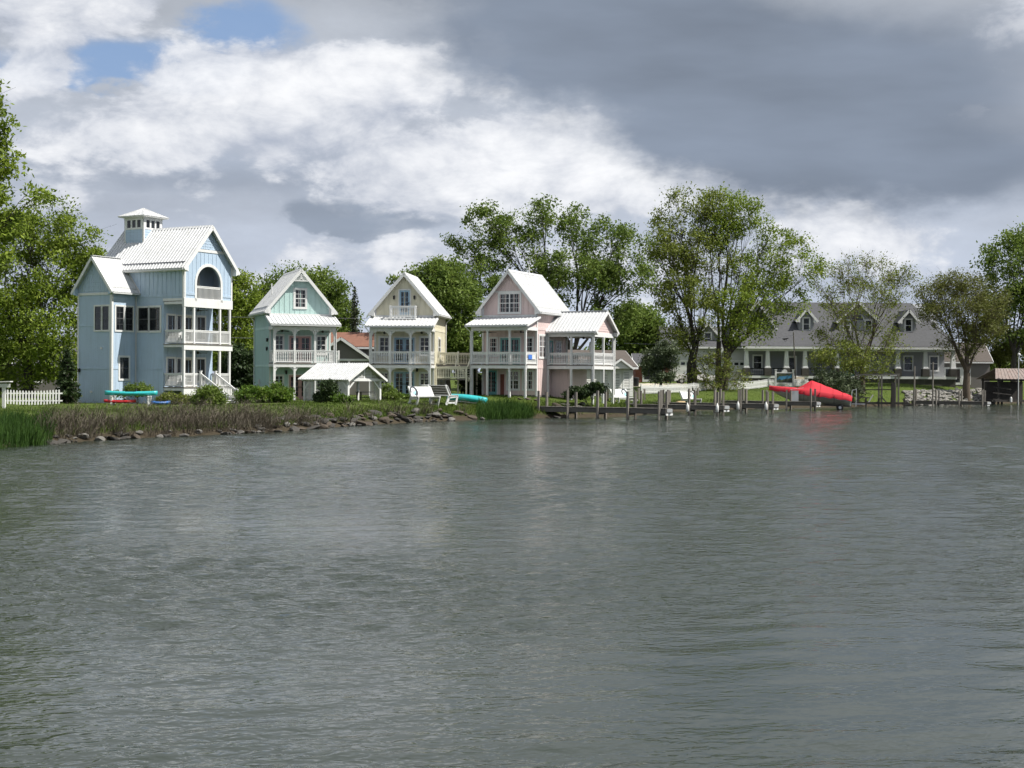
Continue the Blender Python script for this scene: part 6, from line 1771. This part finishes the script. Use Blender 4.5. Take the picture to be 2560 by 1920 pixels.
def make_tree(name, label, u, Y, lobes, ncl=160, lpc=70, ls=.20, cr=.75, leaf='leaf_mid', bark='bark', r0=.30, seed=1, fork=.22, depth=.75, cat='tree', group=None,
              shell=.55, twigs=3, zb=None, stems=1, lean=0.0, crown_name='crown', crown_flat=.75, spread=1.0):
    rng = np.random.default_rng(seed)
    X = gx(u, Y); z0 = gz(X, Y) if zb is None else zb
    base = np.array([X, Y, z0])
    L = []
    for lu, lv, ru, rv in lobes:
        a, b = ru / F_PX * Y, rv / F_PX * Y
        L.append((gx(lu, Y), gh(lu, lv, Y), a, max(a * depth, min(a, b) * .8), b))
    vol = np.array([l[2] * l[3] * l[4] for l in L]) ** .8; vol /= vol.sum()
    idx = rng.choice(len(L), ncl, p=vol)
    d = rng.normal(size=(ncl, 3)); d /= np.linalg.norm(d, axis=1, keepdims=True)
    rr = rng.uniform(0, 1, ncl) ** (1 / 3 * shell)
    rr = np.minimum(rr, 1.0)
    off = np.array([rng.uniform(-.25, .25) for _ in L])
    C = np.stack([np.array([L[i][0] for i in idx]) + d[:, 0] * rr * np.array([L[i][2] for i in idx]),
                  np.array([Y + off[i] * L[i][3] * 2 for i in idx]) + d[:, 1] * rr * np.array([L[i][3] for i in idx]),
                  np.array([L[i][1] for i in idx]) + d[:, 2] * rr * np.array([L[i][4] for i in idx])], 1)
    C[:, 2] = np.maximum(C[:, 2], z0 + .25)
    top = C[:, 2].max()
    T0 = base + np.array([lean, 0, (top - z0) * fork])
    root = thing(name, label, cat, tuple(base), 0, group)
    mb = MB()
    def limb(a, b, ra, rb, seg=3, n=5, bow=.10):
        a, b = np.array(a), np.array(b); Lg = np.linalg.norm(b - a)
        P = []
        j1 = rng.normal(size=3) * Lg * .05
        for i in range(seg + 1):
            t = i / seg; p = a + (b - a) * t + (np.array([0, 0, 1]) * bow * Lg + j1) * math.sin(math.pi * t) * (1 if i not in (0, seg) else 0)
            P.append(tuple(p - base))
        mb.tube(P, [ra + (rb - ra) * i / seg for i in range(seg + 1)], n, cap=False)
    rk = r0 / math.sqrt(ncl)
    # hierarchy: crown clumps -> limbs -> main boughs -> trunk
    m1 = max(3, ncl // 6); C1, l1 = kmeans(C, m1, rng)
    m2 = max(2, m1 // 5); C2, l2 = kmeans(C1, m2, rng)
    pos2 = T0 + (C2 - T0) * .42; pos2[:, 2] += np.linalg.norm(C2 - T0, axis=1) * -.02
    par = l2; pos1 = pos2[par] + (C1 - pos2[par]) * .62
    cnt1 = np.array([(l1 == j).sum() for j in range(len(C1))]); cnt2 = np.array([cnt1[l2 == j].sum() for j in range(len(C2))])
    st = [T0]
    if stems == 1:
        limb(base - np.array([0, 0, .4]), T0, r0 * 1.25, r0 * .85, 4, 8, 0)
        for j in range(len(C2)):
            if cnt2[j]: limb(T0 + rng.normal(size=3) * r0 * .2, pos2[j], max(.03, rk * math.sqrt(cnt2[j]) * 1.05), max(.03, rk * math.sqrt(cnt2[j]) * .8), 4, 6, .06)
    else:
        K, ls_ = kmeans(pos2, stems, rng)
        for q in range(len(K)):
            f = base + np.array([rng.uniform(-.4, .4), rng.uniform(-.3, .3), -.4]); tq = base + (K[q] - base) * .45; tq[2] = z0 + (K[q][2] - z0) * .6
            rq = r0 * .75; limb(f, tq, rq * 1.2, rq * .7, 4, 7, .05)
            for j in range(len(C2)):
                if ls_[j] == q and cnt2[j]: limb(tq, pos2[j], max(.03, rk * math.sqrt(cnt2[j])), max(.03, rk * math.sqrt(cnt2[j]) * .75), 4, 6, .06)
    for j in range(len(C1)):
        if cnt1[j]: limb(pos2[l2[j]], pos1[j], max(.022, rk * math.sqrt(cnt1[j]) * .9), max(.018, rk * math.sqrt(cnt1[j]) * .55), 3, 5, .08)
    for i in range(ncl):
        limb(pos1[l1[i]], C[i], max(.016, rk * .75), .010, 2, 4, .08)
        for k in range(twigs):
            e = C[i] + rng.normal(size=3) * cr * .75 * np.array([1, 1, .8]) + np.array([0, 0, .15 * cr]); limb(C[i] + (pos1[l1[i]] - C[i]) * rng.uniform(0, .5), e, .012, .006, 1, 3, .0)
    mb.build('trunk', bark, root, smooth=True, recalc=False)
    k = rng.poisson(lpc, ncl); ci = np.repeat(np.arange(ncl), k)
    g = rng.normal(size=(len(ci), 3)); g *= (np.abs(rng.normal(.75, .28, (len(ci), 1))) / (np.linalg.norm(g, axis=1, keepdims=True) + 1e-9)) * 1.25
    sz = rng.uniform(.55, 1.35, ncl)[ci][:, None]
    LP = C[ci] + g * cr * sz * np.array([1.0, 1.0, crown_flat]) * spread - base
    me_ = np_mesh(crown_name, leaf_quads(LP, ls, rng), 4, leaf)
    link(crown_name, me_, root)
    return root

TB = 'trees behind the cottages'
make_tree('broadleaf_tree', 'tall light-leaved tree cut off by the left edge of the picture', -150, 80, [(-10, 290, 32, 85), (5, 410, 50, 45), (-100, 330, 110, 220), (-70, 560, 120, 140), (60, 490, 70, 22), (-20, 520, 60, 60)],
          ncl=230, lpc=60, ls=.15, cr=.55, leaf='leaf_fresh', r0=.45, seed=11, fork=.35)
make_tree('broadleaf_tree', 'broad bright green tree filling the left side behind the blue house', 70, 118, [(60, 650, 150, 130), (120, 570, 75, 75), (200, 690, 65, 85), (-50, 720, 130, 190), (120, 800, 120, 110), (10, 880, 130, 90), (150, 900, 70, 60), (205, 620, 45, 50)],
          ncl=380, lpc=140, ls=.145, cr=1.0, leaf='leaf_fresh', r0=.42, seed=12, fork=.2)
make_tree('broadleaf_tree', 'shaded green tree low behind the left picket fence', 10, 135, [(0, 900, 90, 70), (90, 930, 70, 45), (-70, 880, 80, 90)], ncl=120, lpc=110, ls=.2, cr=.8, leaf='leaf_mid', r0=.25, seed=13)
make_tree('broadleaf_tree', 'round light green tree between the blue house and the mint cottage', 585, 150, [(590, 740, 55, 60), (560, 800, 60, 70), (630, 820, 50, 80), (600, 890, 70, 60)], ncl=190, lpc=150, ls=.16, cr=.95, leaf='leaf_fresh', r0=.3, seed=14, group=TB)
make_tree('broadleaf_tree', 'dense mid green tree behind the mint cottage roof', 760, 156, [(730, 710, 60, 45), (790, 740, 80, 55), (830, 800, 55, 70), (700, 760, 70, 60), (760, 820, 90, 70), (850, 870, 40, 40)], ncl=280, lpc=150, ls=.17, cr=1.05, leaf='leaf_mid', r0=.34, seed=15, group=TB)
make_tree('broadleaf_tree', 'dark bushy tree between the yellow and the pink cottage', 1120, 134, [(1085, 720, 55, 65), (1000, 695, 26, 22), (1040, 700, 30, 28), (1150, 790, 62, 90), (1100, 830, 45, 80), (1180, 850, 50, 60), (1130, 700, 45, 40)], ncl=250, lpc=150, ls=.16, cr=.9, leaf='leaf_mid', r0=.32, seed=16, group=TB)
make_tree('broadleaf_tree', 'large spreading tree with visible boughs behind the pink cottage roof', 1430, 140, [(1225, 555, 62, 42), (1385, 535, 82, 38), (1300, 610, 75, 42), (1490, 590, 80, 42), (1160, 610, 48, 30), (1440, 680, 120, 50), (1570, 690, 65, 50), (1215, 690, 75, 48), (1560, 610, 60, 42), (1350, 730, 90, 50), (1540, 790, 75, 45), (1330, 520, 40, 20)],
          ncl=300, lpc=125, ls=.155, cr=.85, leaf='leaf_mid', bark='bark', r0=.55, seed=17, fork=.20, group=TB, depth=.8)
make_tree('broadleaf_tree', 'tall sparse two-stemmed tree with ivy-dark trunks left of the map sign', 1736, 152, [(1735, 505, 65, 40), (1690, 610, 75, 60), (1660, 560, 40, 38), (1760, 640, 80, 70), (1690, 720, 80, 60), (1740, 790, 70, 50), (1640, 640, 40, 40), (1700, 840, 55, 35)],
          ncl=210, lpc=95, ls=.15, cr=.95, leaf='leaf_olive', r0=.42, seed=18, fork=.16, stems=2, twigs=5, group=TB)
make_tree('broadleaf_tree', 'tall fan-shaped open tree right of its ivy-trunked neighbour', 1800, 153, [(1850, 530, 75, 48), (1790, 570, 60, 50), (1960, 600, 65, 50), (2010, 680, 55, 60), (1900, 680, 90, 60), (1990, 755, 50, 26), (1850, 760, 90, 50), (1800, 500, 40, 25), (1860, 830, 60, 35), (1930, 790, 45, 35)],
          ncl=240, lpc=95, ls=.15, cr=.95, leaf='leaf_fresh', r0=.46, seed=19, fork=.12, stems=3, twigs=5, group=TB)
TR = 'trees along the right shore'
make_tree('wispy_tree', 'wispy half-bare tree in front of the grey house dormers', 2155, 164, [(2075, 700, 55, 45), (2180, 680, 90, 45), (2245, 715, 45, 45), (2150, 770, 100, 60), (2140, 860, 95, 40), (2080, 850, 50, 40), (2215, 860, 50, 45)],
          ncl=200, lpc=50, ls=.13, cr=1.0, leaf='leaf_olive', bark='bark_l', r0=.30, seed=20, fork=.2, twigs=9, group=TR)
make_tree('broadleaf_tree', 'olive green bushy tree low before the grey porch', 2130, 160, [(2120, 890, 85, 35), (2170, 920, 60, 30), (2080, 900, 50, 30)], ncl=75, lpc=48, ls=.14, cr=.8, leaf='leaf_olive', r0=.15, seed=21, twigs=6, fork=.1, group=TR)
make_tree('broadleaf_tree', 'bronze leaved twiggy tree with dark forked trunk on the right lawn', 2418, 178, [(2370, 760, 85, 70), (2445, 800, 65, 70), (2335, 745, 45, 45), (2400, 710, 60, 30), (2480, 770, 50, 60), (2400, 860, 60, 40)],
          ncl=230, lpc=85, ls=.14, cr=1.05, leaf='leaf_bronze', bark='bark_l', r0=.45, seed=22, fork=.22, twigs=8, group=TR)
make_tree('broadleaf_tree', 'tall green tree at the right edge beyond the boathouse', 2535, 200, [(2520, 670, 75, 90), (2565, 610, 60, 50), (2545, 790, 75, 80), (2600, 700, 80, 120), (2490, 760, 40, 60)], ncl=240, lpc=85, ls=.22, cr=1.1, leaf='leaf_mid', r0=.4, seed=23, fork=.2, group=TR)
make_tree('broadleaf_tree', 'brown-green tree behind the lamp post at the right edge', 2500, 205, [(2480, 850, 60, 60), (2540, 880, 60, 50), (2440, 880, 40, 40)], ncl=120, lpc=80, ls=.22, cr=1.0, leaf='leaf_bronze', r0=.25, seed=24, group=TR)
make_tree('juniper_tree', 'small dark grey-green juniper with bent trunk by the picket fence', 1652, 146, [(1650, 895, 42, 25), (1668, 870, 25, 20), (1625, 920, 25, 18), (1672, 925, 25, 22), (1645, 945, 25, 12)], ncl=95, lpc=110, ls=.12, cr=.42, leaf='leaf_grey', r0=.17, seed=25, fork=.25)
make_tree('broadleaf_tree', 'rounded green tree far behind the white cottage', 1590, 200, [(1590, 820, 60, 50), (1545, 850, 50, 50), (1625, 850, 35, 45)], ncl=150, lpc=110, ls=.26, cr=1.1, leaf='leaf_mid', r0=.3, seed=26)
make_tree('budding_shrub', 'tall yellowish twiggy shrub at the foot of the two-stemmed tree', 1785, 150, [(1780, 925, 55, 50), (1830, 945, 45, 35), (1740, 950, 35, 32)], ncl=80, lpc=34, ls=.12, cr=.6, leaf='leaf_olive', bark='bark_l', r0=.10, seed=27, fork=.05, twigs=8, cat='shrub')
make_tree('shrub', 'pale leafy shrub behind the right end of the red boat', 2095, 158, [(2085, 960, 55, 28), (2130, 970, 35, 22), (2060, 950, 30, 20)], ncl=80, lpc=80, ls=.13, cr=.5, leaf='leaf_grey', r0=.08, seed=28, fork=.05, cat='shrub')

# shrubs by the houses
SG = 'shrubs beside the cottages'
make_tree('shrub', 'bushy green shrub with white blossoms before the blue house stair', 522, 94.5, [(520, 990, 32, 24), (498, 1002, 18, 12), (545, 1000, 15, 14)], ncl=75, lpc=90, ls=.09, cr=.30, leaf='leaf_mid', r0=.05, seed=31, fork=.05, cat='shrub', group=SG)
make_tree('shrub', 'wide bright green shrub between the blue house and the mint cottage', 655, 101, [(640, 990, 42, 22), (690, 988, 36, 24), (610, 998, 22, 15)], ncl=120, lpc=100, ls=.10, cr=.36, leaf='leaf_shrub', r0=.05, seed=32, fork=.05, cat='shrub', group=SG)
make_tree('shrub', 'dark green shrub at the left side of the white shelter', 817, 97.5, [(818, 980, 22, 28), (800, 995, 14, 14)], ncl=55, lpc=90, ls=.09, cr=.28, leaf='leaf_dark', r0=.05, seed=33, fork=.05, cat='shrub', group=SG)
make_tree('shrub', 'small light green shrub at the corner of the white shelter', 848, 97.0, [(848, 997, 16, 10), (870, 1000, 16, 7)], ncl=30, lpc=70, ls=.08, cr=.22, leaf='leaf_shrub', r0=.03, seed=34, fork=.05, cat='shrub', group=SG)
make_tree('shrub', 'small green shrub between the shelter and the yellow cottage doors', 968, 104.5, [(966, 982, 16, 18), (985, 998, 18, 8)], ncl=40, lpc=80, ls=.09, cr=.26, leaf='leaf_mid', r0=.03, seed=35, fork=.05, cat='shrub', group=SG)
make_tree('shrub', 'low leafy plant under the yellow cottage front doors', 1015, 106.5, [(1012, 995, 24, 8)], ncl=26, lpc=70, ls=.08, cr=.2, leaf='leaf_shrub', r0=.03, seed=36, fork=.05, cat='shrub', group=SG)
make_tree('shrub', 'dark spiky evergreen shrub under the pink cottage wing', 1478, 110.2, [(1455, 980, 32, 10), (1490, 974, 26, 14), (1430, 985, 18, 7)], ncl=70, lpc=85, ls=.12, cr=.24, leaf='leaf_dark', r0=.04, seed=37, fork=.05, cat='shrub', group=SG)
make_tree('shrub', 'dark bush in the shade behind the blue house stair', 605, 120, [(600, 910, 38, 45), (620, 950, 30, 30), (575, 940, 25, 40)], ncl=110, lpc=100, ls=.13, cr=.5, leaf='leaf_dark', r0=.08, seed=38, fork=.05, cat='shrub', group=SG)
make_tree('shrub', 'dark green bush beneath the yellow cottage side stair', 1180, 116, [(1175, 960, 25, 30), (1160, 930, 20, 30), (1200, 980, 20, 18)], ncl=70, lpc=100, ls=.13, cr=.42, leaf='leaf_dark', r0=.06, seed=39, fork=.05, cat='shrub', group=SG)
make_tree('shrub', 'low weedy shrub growing behind the turquoise kayak', 345, 96.5, [(345, 975, 32, 12), (312, 985, 20, 8)], ncl=45, lpc=60, ls=.08, cr=.26, leaf='leaf_mid', r0=.03, seed=40, fork=.05, cat='shrub', group=SG)
make_tree('shrub', 'flat brownish hedge at the foot of the blue house porch', 440, 97.5, [(430, 995, 45, 8), (470, 998, 30, 8)], ncl=60, lpc=60, ls=.08, cr=.24, leaf='leaf_olive', r0=.03, seed=41, fork=.05, cat='shrub', group=SG)

# conifers
def conifer(name, label, u, Y, vtop, wpx, leaf, seed, dens=1.0, vb=None):
    rng = np.random.default_rng(seed); X = gx(u, Y); z0 = gz(X, Y); zt = gh(u, vtop, Y); H = zt - z0; Rm = wpx / 2 / F_PX * Y
    r = thing(name, label, 'tree', (X, Y, z0))
    mb = MB().tube([(0, 0, -.3), (0, 0, H * .6), (0, 0, H)], [.16, .1, .015], 7, cap=False); P = []
    nb = int(H * 16 * dens)
    for i in range(nb):
        t = (i + rng.uniform()) / nb; z = H * (.04 + .95 * t); L = Rm * (1 - t) ** .85 * rng.uniform(.65, 1.15) + .08; a = rng.uniform(0, 2 * math.pi)
        e = np.array([L * math.cos(a), L * math.sin(a), z - L * .22]); mb.tube([(0, 0, z), tuple(e)], [.02, .006], 3, cap=False)
        k = max(4, int(L * 34)); s = rng.uniform(.15, 1.05, k)[:, None]
        P.append(np.array([0, 0, z]) + (e - np.array([0, 0, z])) * s + rng.normal(size=(k, 3)) * np.array([.12, .12, .09]) * (1.2 - s * .5))
    mb.build('trunk', 'bark', r, recalc=False)
    link('crown', np_mesh('crown', leaf_quads(np.vstack(P), .13, rng, .3), 4, leaf), r)
conifer('spruce_tree', 'dark pointed spruce behind the brown roof between mint and yellow cottages', 886, 150, 716, 62, 'leaf_conifer', 51)
conifer('conifer_bush', 'dense dark conifer at the left corner of the blue house', 168, 99, 872, 74, 'leaf_dark', 52, dens=2.2)

# wood along the horizon
rng = np.random.default_rng(77)
C = []
for i in range(420):
    x = rng.uniform(-170, 260); y = rng.uniform(255, 330) + max(0, x - 60) * .5; h = rng.uniform(4.0, 8.0) * (1.15 if x < 0 else .85); rr = rng.uniform(2.0, 3.6)
    n = 260; d = rng.normal(size=(n, 3)); d /= np.linalg.norm(d, axis=1, keepdims=True); q = rng.uniform(.4, 1, (n, 1))
    C.append(np.array([x, y, gz(x, y) + h * .55]) + d * q * np.array([rr, rr, h * .5]))
o = link('distant_wood', np_mesh('distant_wood', leaf_quads(np.vstack(C), .55, rng), 4, 'leaf_mid'), kind='stuff'); o['label'] = 'low band of green woodland along the horizon'; o['category'] = 'woodland'

# ------------------------------------------------------------------ lawn blades, reeds, dry brush
def blades(name, label, cat, XY, hmin, hmax, w, m, rng, lean=.35, zoff=0.0):
    n = len(XY); z = ground_h(XY[:, 0], XY[:, 1]) + zoff
    h = rng.uniform(hmin, hmax, n); a = rng.uniform(0, 2 * math.pi, n); l = rng.uniform(0, lean, n) * h; b = rng.uniform(0, 2 * math.pi, n)
    B = np.stack([XY[:, 0], XY[:, 1], z], 1); dxy = np.stack([np.cos(a), np.sin(a), np.zeros(n)], 1) * (w * rng.uniform(.6, 1.3, n))[:, None]
    mid = B + np.stack([np.cos(b) * l * .35, np.sin(b) * l * .35, h * .6], 1); tip = B + np.stack([np.cos(b) * l, np.sin(b) * l, h], 1)
    V = np.stack([B - dxy, B + dxy, mid + dxy * .7, tip, mid - dxy * .7], 1)
    o = link(name, np_mesh(name, V, 5, m), kind='stuff'); o['label'] = label; o['category'] = cat
    return o
def shore_pts(n, s0, s1, i0, i1, rng):
    """Random ground points between s0 and s1 metres inland along shoreline nodes i0..i1."""
    out = []
    seg = SH[i0:i1 + 1]; L = np.hypot(*(seg[1:] - seg[:-1]).T); cum = np.concatenate([[0], np.cumsum(L)])
    t = rng.uniform(0, cum[-1], n); k = np.clip(np.searchsorted(cum, t) - 1, 0, len(L) - 1); f = (t - cum[k]) / L[k]
    p = seg[k] + (seg[k + 1] - seg[k]) * f[:, None]; d = (seg[k + 1] - seg[k]) / L[k][:, None]
    nrm = np.stack([-d[:, 1], d[:, 0]], 1); s = rng.uniform(s0, s1, n)
    return p + nrm * s[:, None]
rng = np.random.default_rng(5)
G = np.vstack([shore_pts(52000, .9, 10, 4, 15, rng), shore_pts(16000, 7, 26, 4, 15, rng), shore_pts(26000, .6, 16, 15, 24, rng), shore_pts(26000, .5, 2.6, 4, 15, rng)])
blades('lawn_grass', 'mown green lawn grass running along the bank', 'grass', G, .05, .15, .016, 'grass_blade', rng)
G = np.vstack([shore_pts(9000, .4, 3.2, 4, 15, rng), shore_pts(5000, .2, 2.0, 14, 20, rng)])
blades('bank_grass', 'longer uneven grass at the edge of the bank', 'grass', G, .12, .38, .018, 'grass_blade', rng, .6)
def patch(n, u0, u1, y0, y1, smin, smax):
    x = rng.uniform(0, 1, n * 4); y = rng.uniform(y0, y1, n * 4); x = gx(u0 + (u1 - u0) * x, y); s = shore_dist(x, y); k = (s > smin) & (s < smax)
    q = np.stack([x[k], y[k]], 1); keep = rng.uniform(0, 1, len(q)) < .25 + .75 * (np.sin(q[:, 0] * 2.1 + 1.0) * np.sin(q[:, 1] * 1.4) * .5 + .5); return q[keep][:n]
G = np.vstack([patch(4200, -60, 132, 52, 66, -.4, 2.2), np.vstack([patch(1500, 1215 - 8 * k, 1340 - 4 * k, 99, 105.5, -.2, 1.0 + .5 * k) for k in range(4)])])
blades('reed_bed', 'two stands of tall green reeds at the water edge', 'reeds', G, .22, .92, .014, 'reed', rng, .6)
# dry brush: arching stems in tussocks
def brush():
    V = []
    C = np.vstack([shore_pts(150, .05, 2.2, 7, 10, rng), shore_pts(26, .1, 1.6, 10, 11, rng), shore_pts(12, .6, 2.0, 11, 13, rng)])
    for c in C:
        z0 = gz(c[0], c[1]); n = rng.integers(12, 26); big = rng.uniform(.5, 1.15)
        wind = rng.uniform(-.3, .7)
        for _ in range(n):
            h = rng.uniform(.35, 1.65) * big; a = rng.uniform(0, 2 * math.pi); l = h * rng.uniform(.15, .85); dx_, dy_ = math.cos(a) * l + wind * h * .4, math.sin(a) * l - .15 * h
            p0 = np.array([c[0] + rng.normal() * .22, c[1] + rng.normal() * .22, z0 - .03]); w = rng.uniform(.008, .020)
            prev = p0; sx = np.array([w, 0, 0]); sy = np.array([0, w * .7, w * .5])
            for i in range(1, 4):
                t = i / 3; q = p0 + np.array([dx_ * t ** 1.5, dy_ * t ** 1.5, h * (t - .18 * t * t)]); k0, k1 = 1 - (i - 1) / 3.3, 1 - i / 3.3
                V.append([prev - sx * k0, prev + sx * k0, q + sx * k1, q - sx * k1]); V.append([prev - sy * k0, prev + sy * k0, q + sy * k1, q - sy * k1])
                if i >= 2 and rng.uniform() < .8:
                    e = q + np.array([rng.normal() * .18, rng.normal() * .15, rng.uniform(.05, .3)]); V.append([q - sx * .5, q + sx * .5, e + sx * .2, e - sx * .2])
                prev = q
    o = link('dry_brush', np_mesh('dry_brush', np.array(V), 4, 'dry_stem'), kind='stuff'); o['label'] = 'tangled dry brown brush along the left bank'; o['category'] = 'brush'
brush()

# ------------------------------------------------------------------ stones along the waterline
def stone_mesh(seed, m):
    rg = np.random.default_rng(seed); b = bmesh.new(); bmesh.ops.create_icosphere(b, subdivisions=2, radius=1.0)
    ax = rg.normal(size=(7, 3)); ax /= np.linalg.norm(ax, axis=1, keepdims=True); cut = rg.uniform(.35, .75, 7)
    for v in b.verts:
        p = np.array(v.co); p *= 1 + rg.normal() * .04
        for a, c in zip(ax, cut):
            d = p @ a
            if d > c: p -= a * (d - c) * .97
        v.co = p
    me_ = bpy.data.meshes.new('stone'); b.to_mesh(me_); b.free(); me_.materials.append(M[m]); return me_
SM = [stone_mesh(i, m) for i, m in enumerate(['stone', 'stone', 'stone_pale', 'stone_brown', 'stone', 'stone_brown', 'stone', 'stone_pale'])]
def stone(x, y, z, s, k, rg):
    o = link('stone', SM[k], ground); o.location = (x, y, z); o.scale = (s * rg.uniform(.9, 1.5), s * rg.uniform(.8, 1.2), s * rg.uniform(.35, .65)); o.rotation_euler = (rg.uniform(-.3, .3), rg.uniform(-.3, .3), rg.uniform(0, 6.3))
rg = np.random.default_rng(9)
for p in shore_pts(46, -.25, .55, 7, 10, rg): stone(p[0], p[1], max(.02, gz(p[0], p[1])) + .02, rg.uniform(.08, .30), rg.integers(0, 8), rg)
for p in shore_pts(110, -.35, 1.6, 10, 13, rg): stone(p[0], p[1], max(.0, gz(p[0], p[1])) + .05, rg.uniform(.12, .44), rg.integers(0, 7), rg)
for u, Y, s, k in ((128, 61.2, .55, 4), (160, 62.4, .45, 0), (252, 64.5, .42, 7), (290, 65.4, .5, 0), (415, 68.4, .62, 0), (400, 68.2, .38, 2), (340, 66.8, .5, 5), (720, 78.4, .5, 7), (560, 72.3, .3, 2), (600, 73.2, .32, 2), (460, 69.5, .3, 2),
                   (800, 82.5, .8, 0), (830, 84.5, .7, 4), (880, 86.8, .55, 0), (960, 90.3, .9, 5), (1010, 93.0, .9, 0), (1040, 94.6, .7, 4), (1120, 97.8, .75, 0), (1180, 99.6, .6, 5), (1205, 100.2, .45, 2), (930, 89.5, .5, 2), (760, 80.3, .6, 0)):
    stone(gx(u, Y), Y, max(0, gz(gx(u, Y), Y)) + .04, s * .68, k, rg)
for u, Y, s, k in ((1395, 108.5, .55, 5), (1415, 109.5, .45, 0), (1440, 109, .4, 7), (1385, 107.5, .3, 4), (1300, 109.4, .22, 5), (1320, 109.6, .22, 5), (1340, 109.5, .2, 5), (1455, 111, .35, 2), (1590, 126, .3, 2), (1410, 105.8, .35, 3), (1395, 105.4, .3, 0), (1570, 122, .3, 0)):
    stone(gx(u, Y), Y, max(0, gz(gx(u, Y), Y)) + .08, s, k, rg)
tb = link('boulder', SM[3].copy()); tb.data.materials[0] = M['tan']; tb.location = (gx(1702, 133), 133, gz(gx(1702, 133), 133) + .15); tb.scale = (.75, .5, .32)
tag(tb, 'low tan boulder on the grass behind the docks', 'boulder')
# pale rubble bank at the right
rg = np.random.default_rng(21); RB = []
RP = shore_pts(1400, -.3, 3.0, 22, 24, rg); ru = 1280 + F_PX * RP[:, 0] / RP[:, 1]; RP = RP[(ru > 2262) & (ru < 2488)][:620]
for x, Y in RP:
    z = gz(x, Y)
    b_ = SM[rg.integers(0, 8)]; co = np.empty(len(b_.vertices) * 3, np.float32); b_.vertices.foreach_get('co', co); co = co.reshape(-1, 3)
    a = rg.uniform(0, 6.28); ca, sa = math.cos(a), math.sin(a); s = rg.uniform(.14, .38)
    co = co * np.array([s * 1.3, s, s * .75]); co = np.stack([co[:, 0] * ca - co[:, 1] * sa, co[:, 0] * sa + co[:, 1] * ca, co[:, 2]], 1) + np.array([x, Y, max(z, 0) + rg.uniform(.02, .22)])
    fi = np.array([p.vertices[:] for p in b_.polygons]); RB.append(co[fi].reshape(-1, 3))
o = link('rubble_bank', np_mesh('rubble_bank', np.vstack(RB), 3, 'rubble'), kind='stuff'); o['label'] = 'heap of pale broken rock along the right shore'; o['category'] = 'rubble'
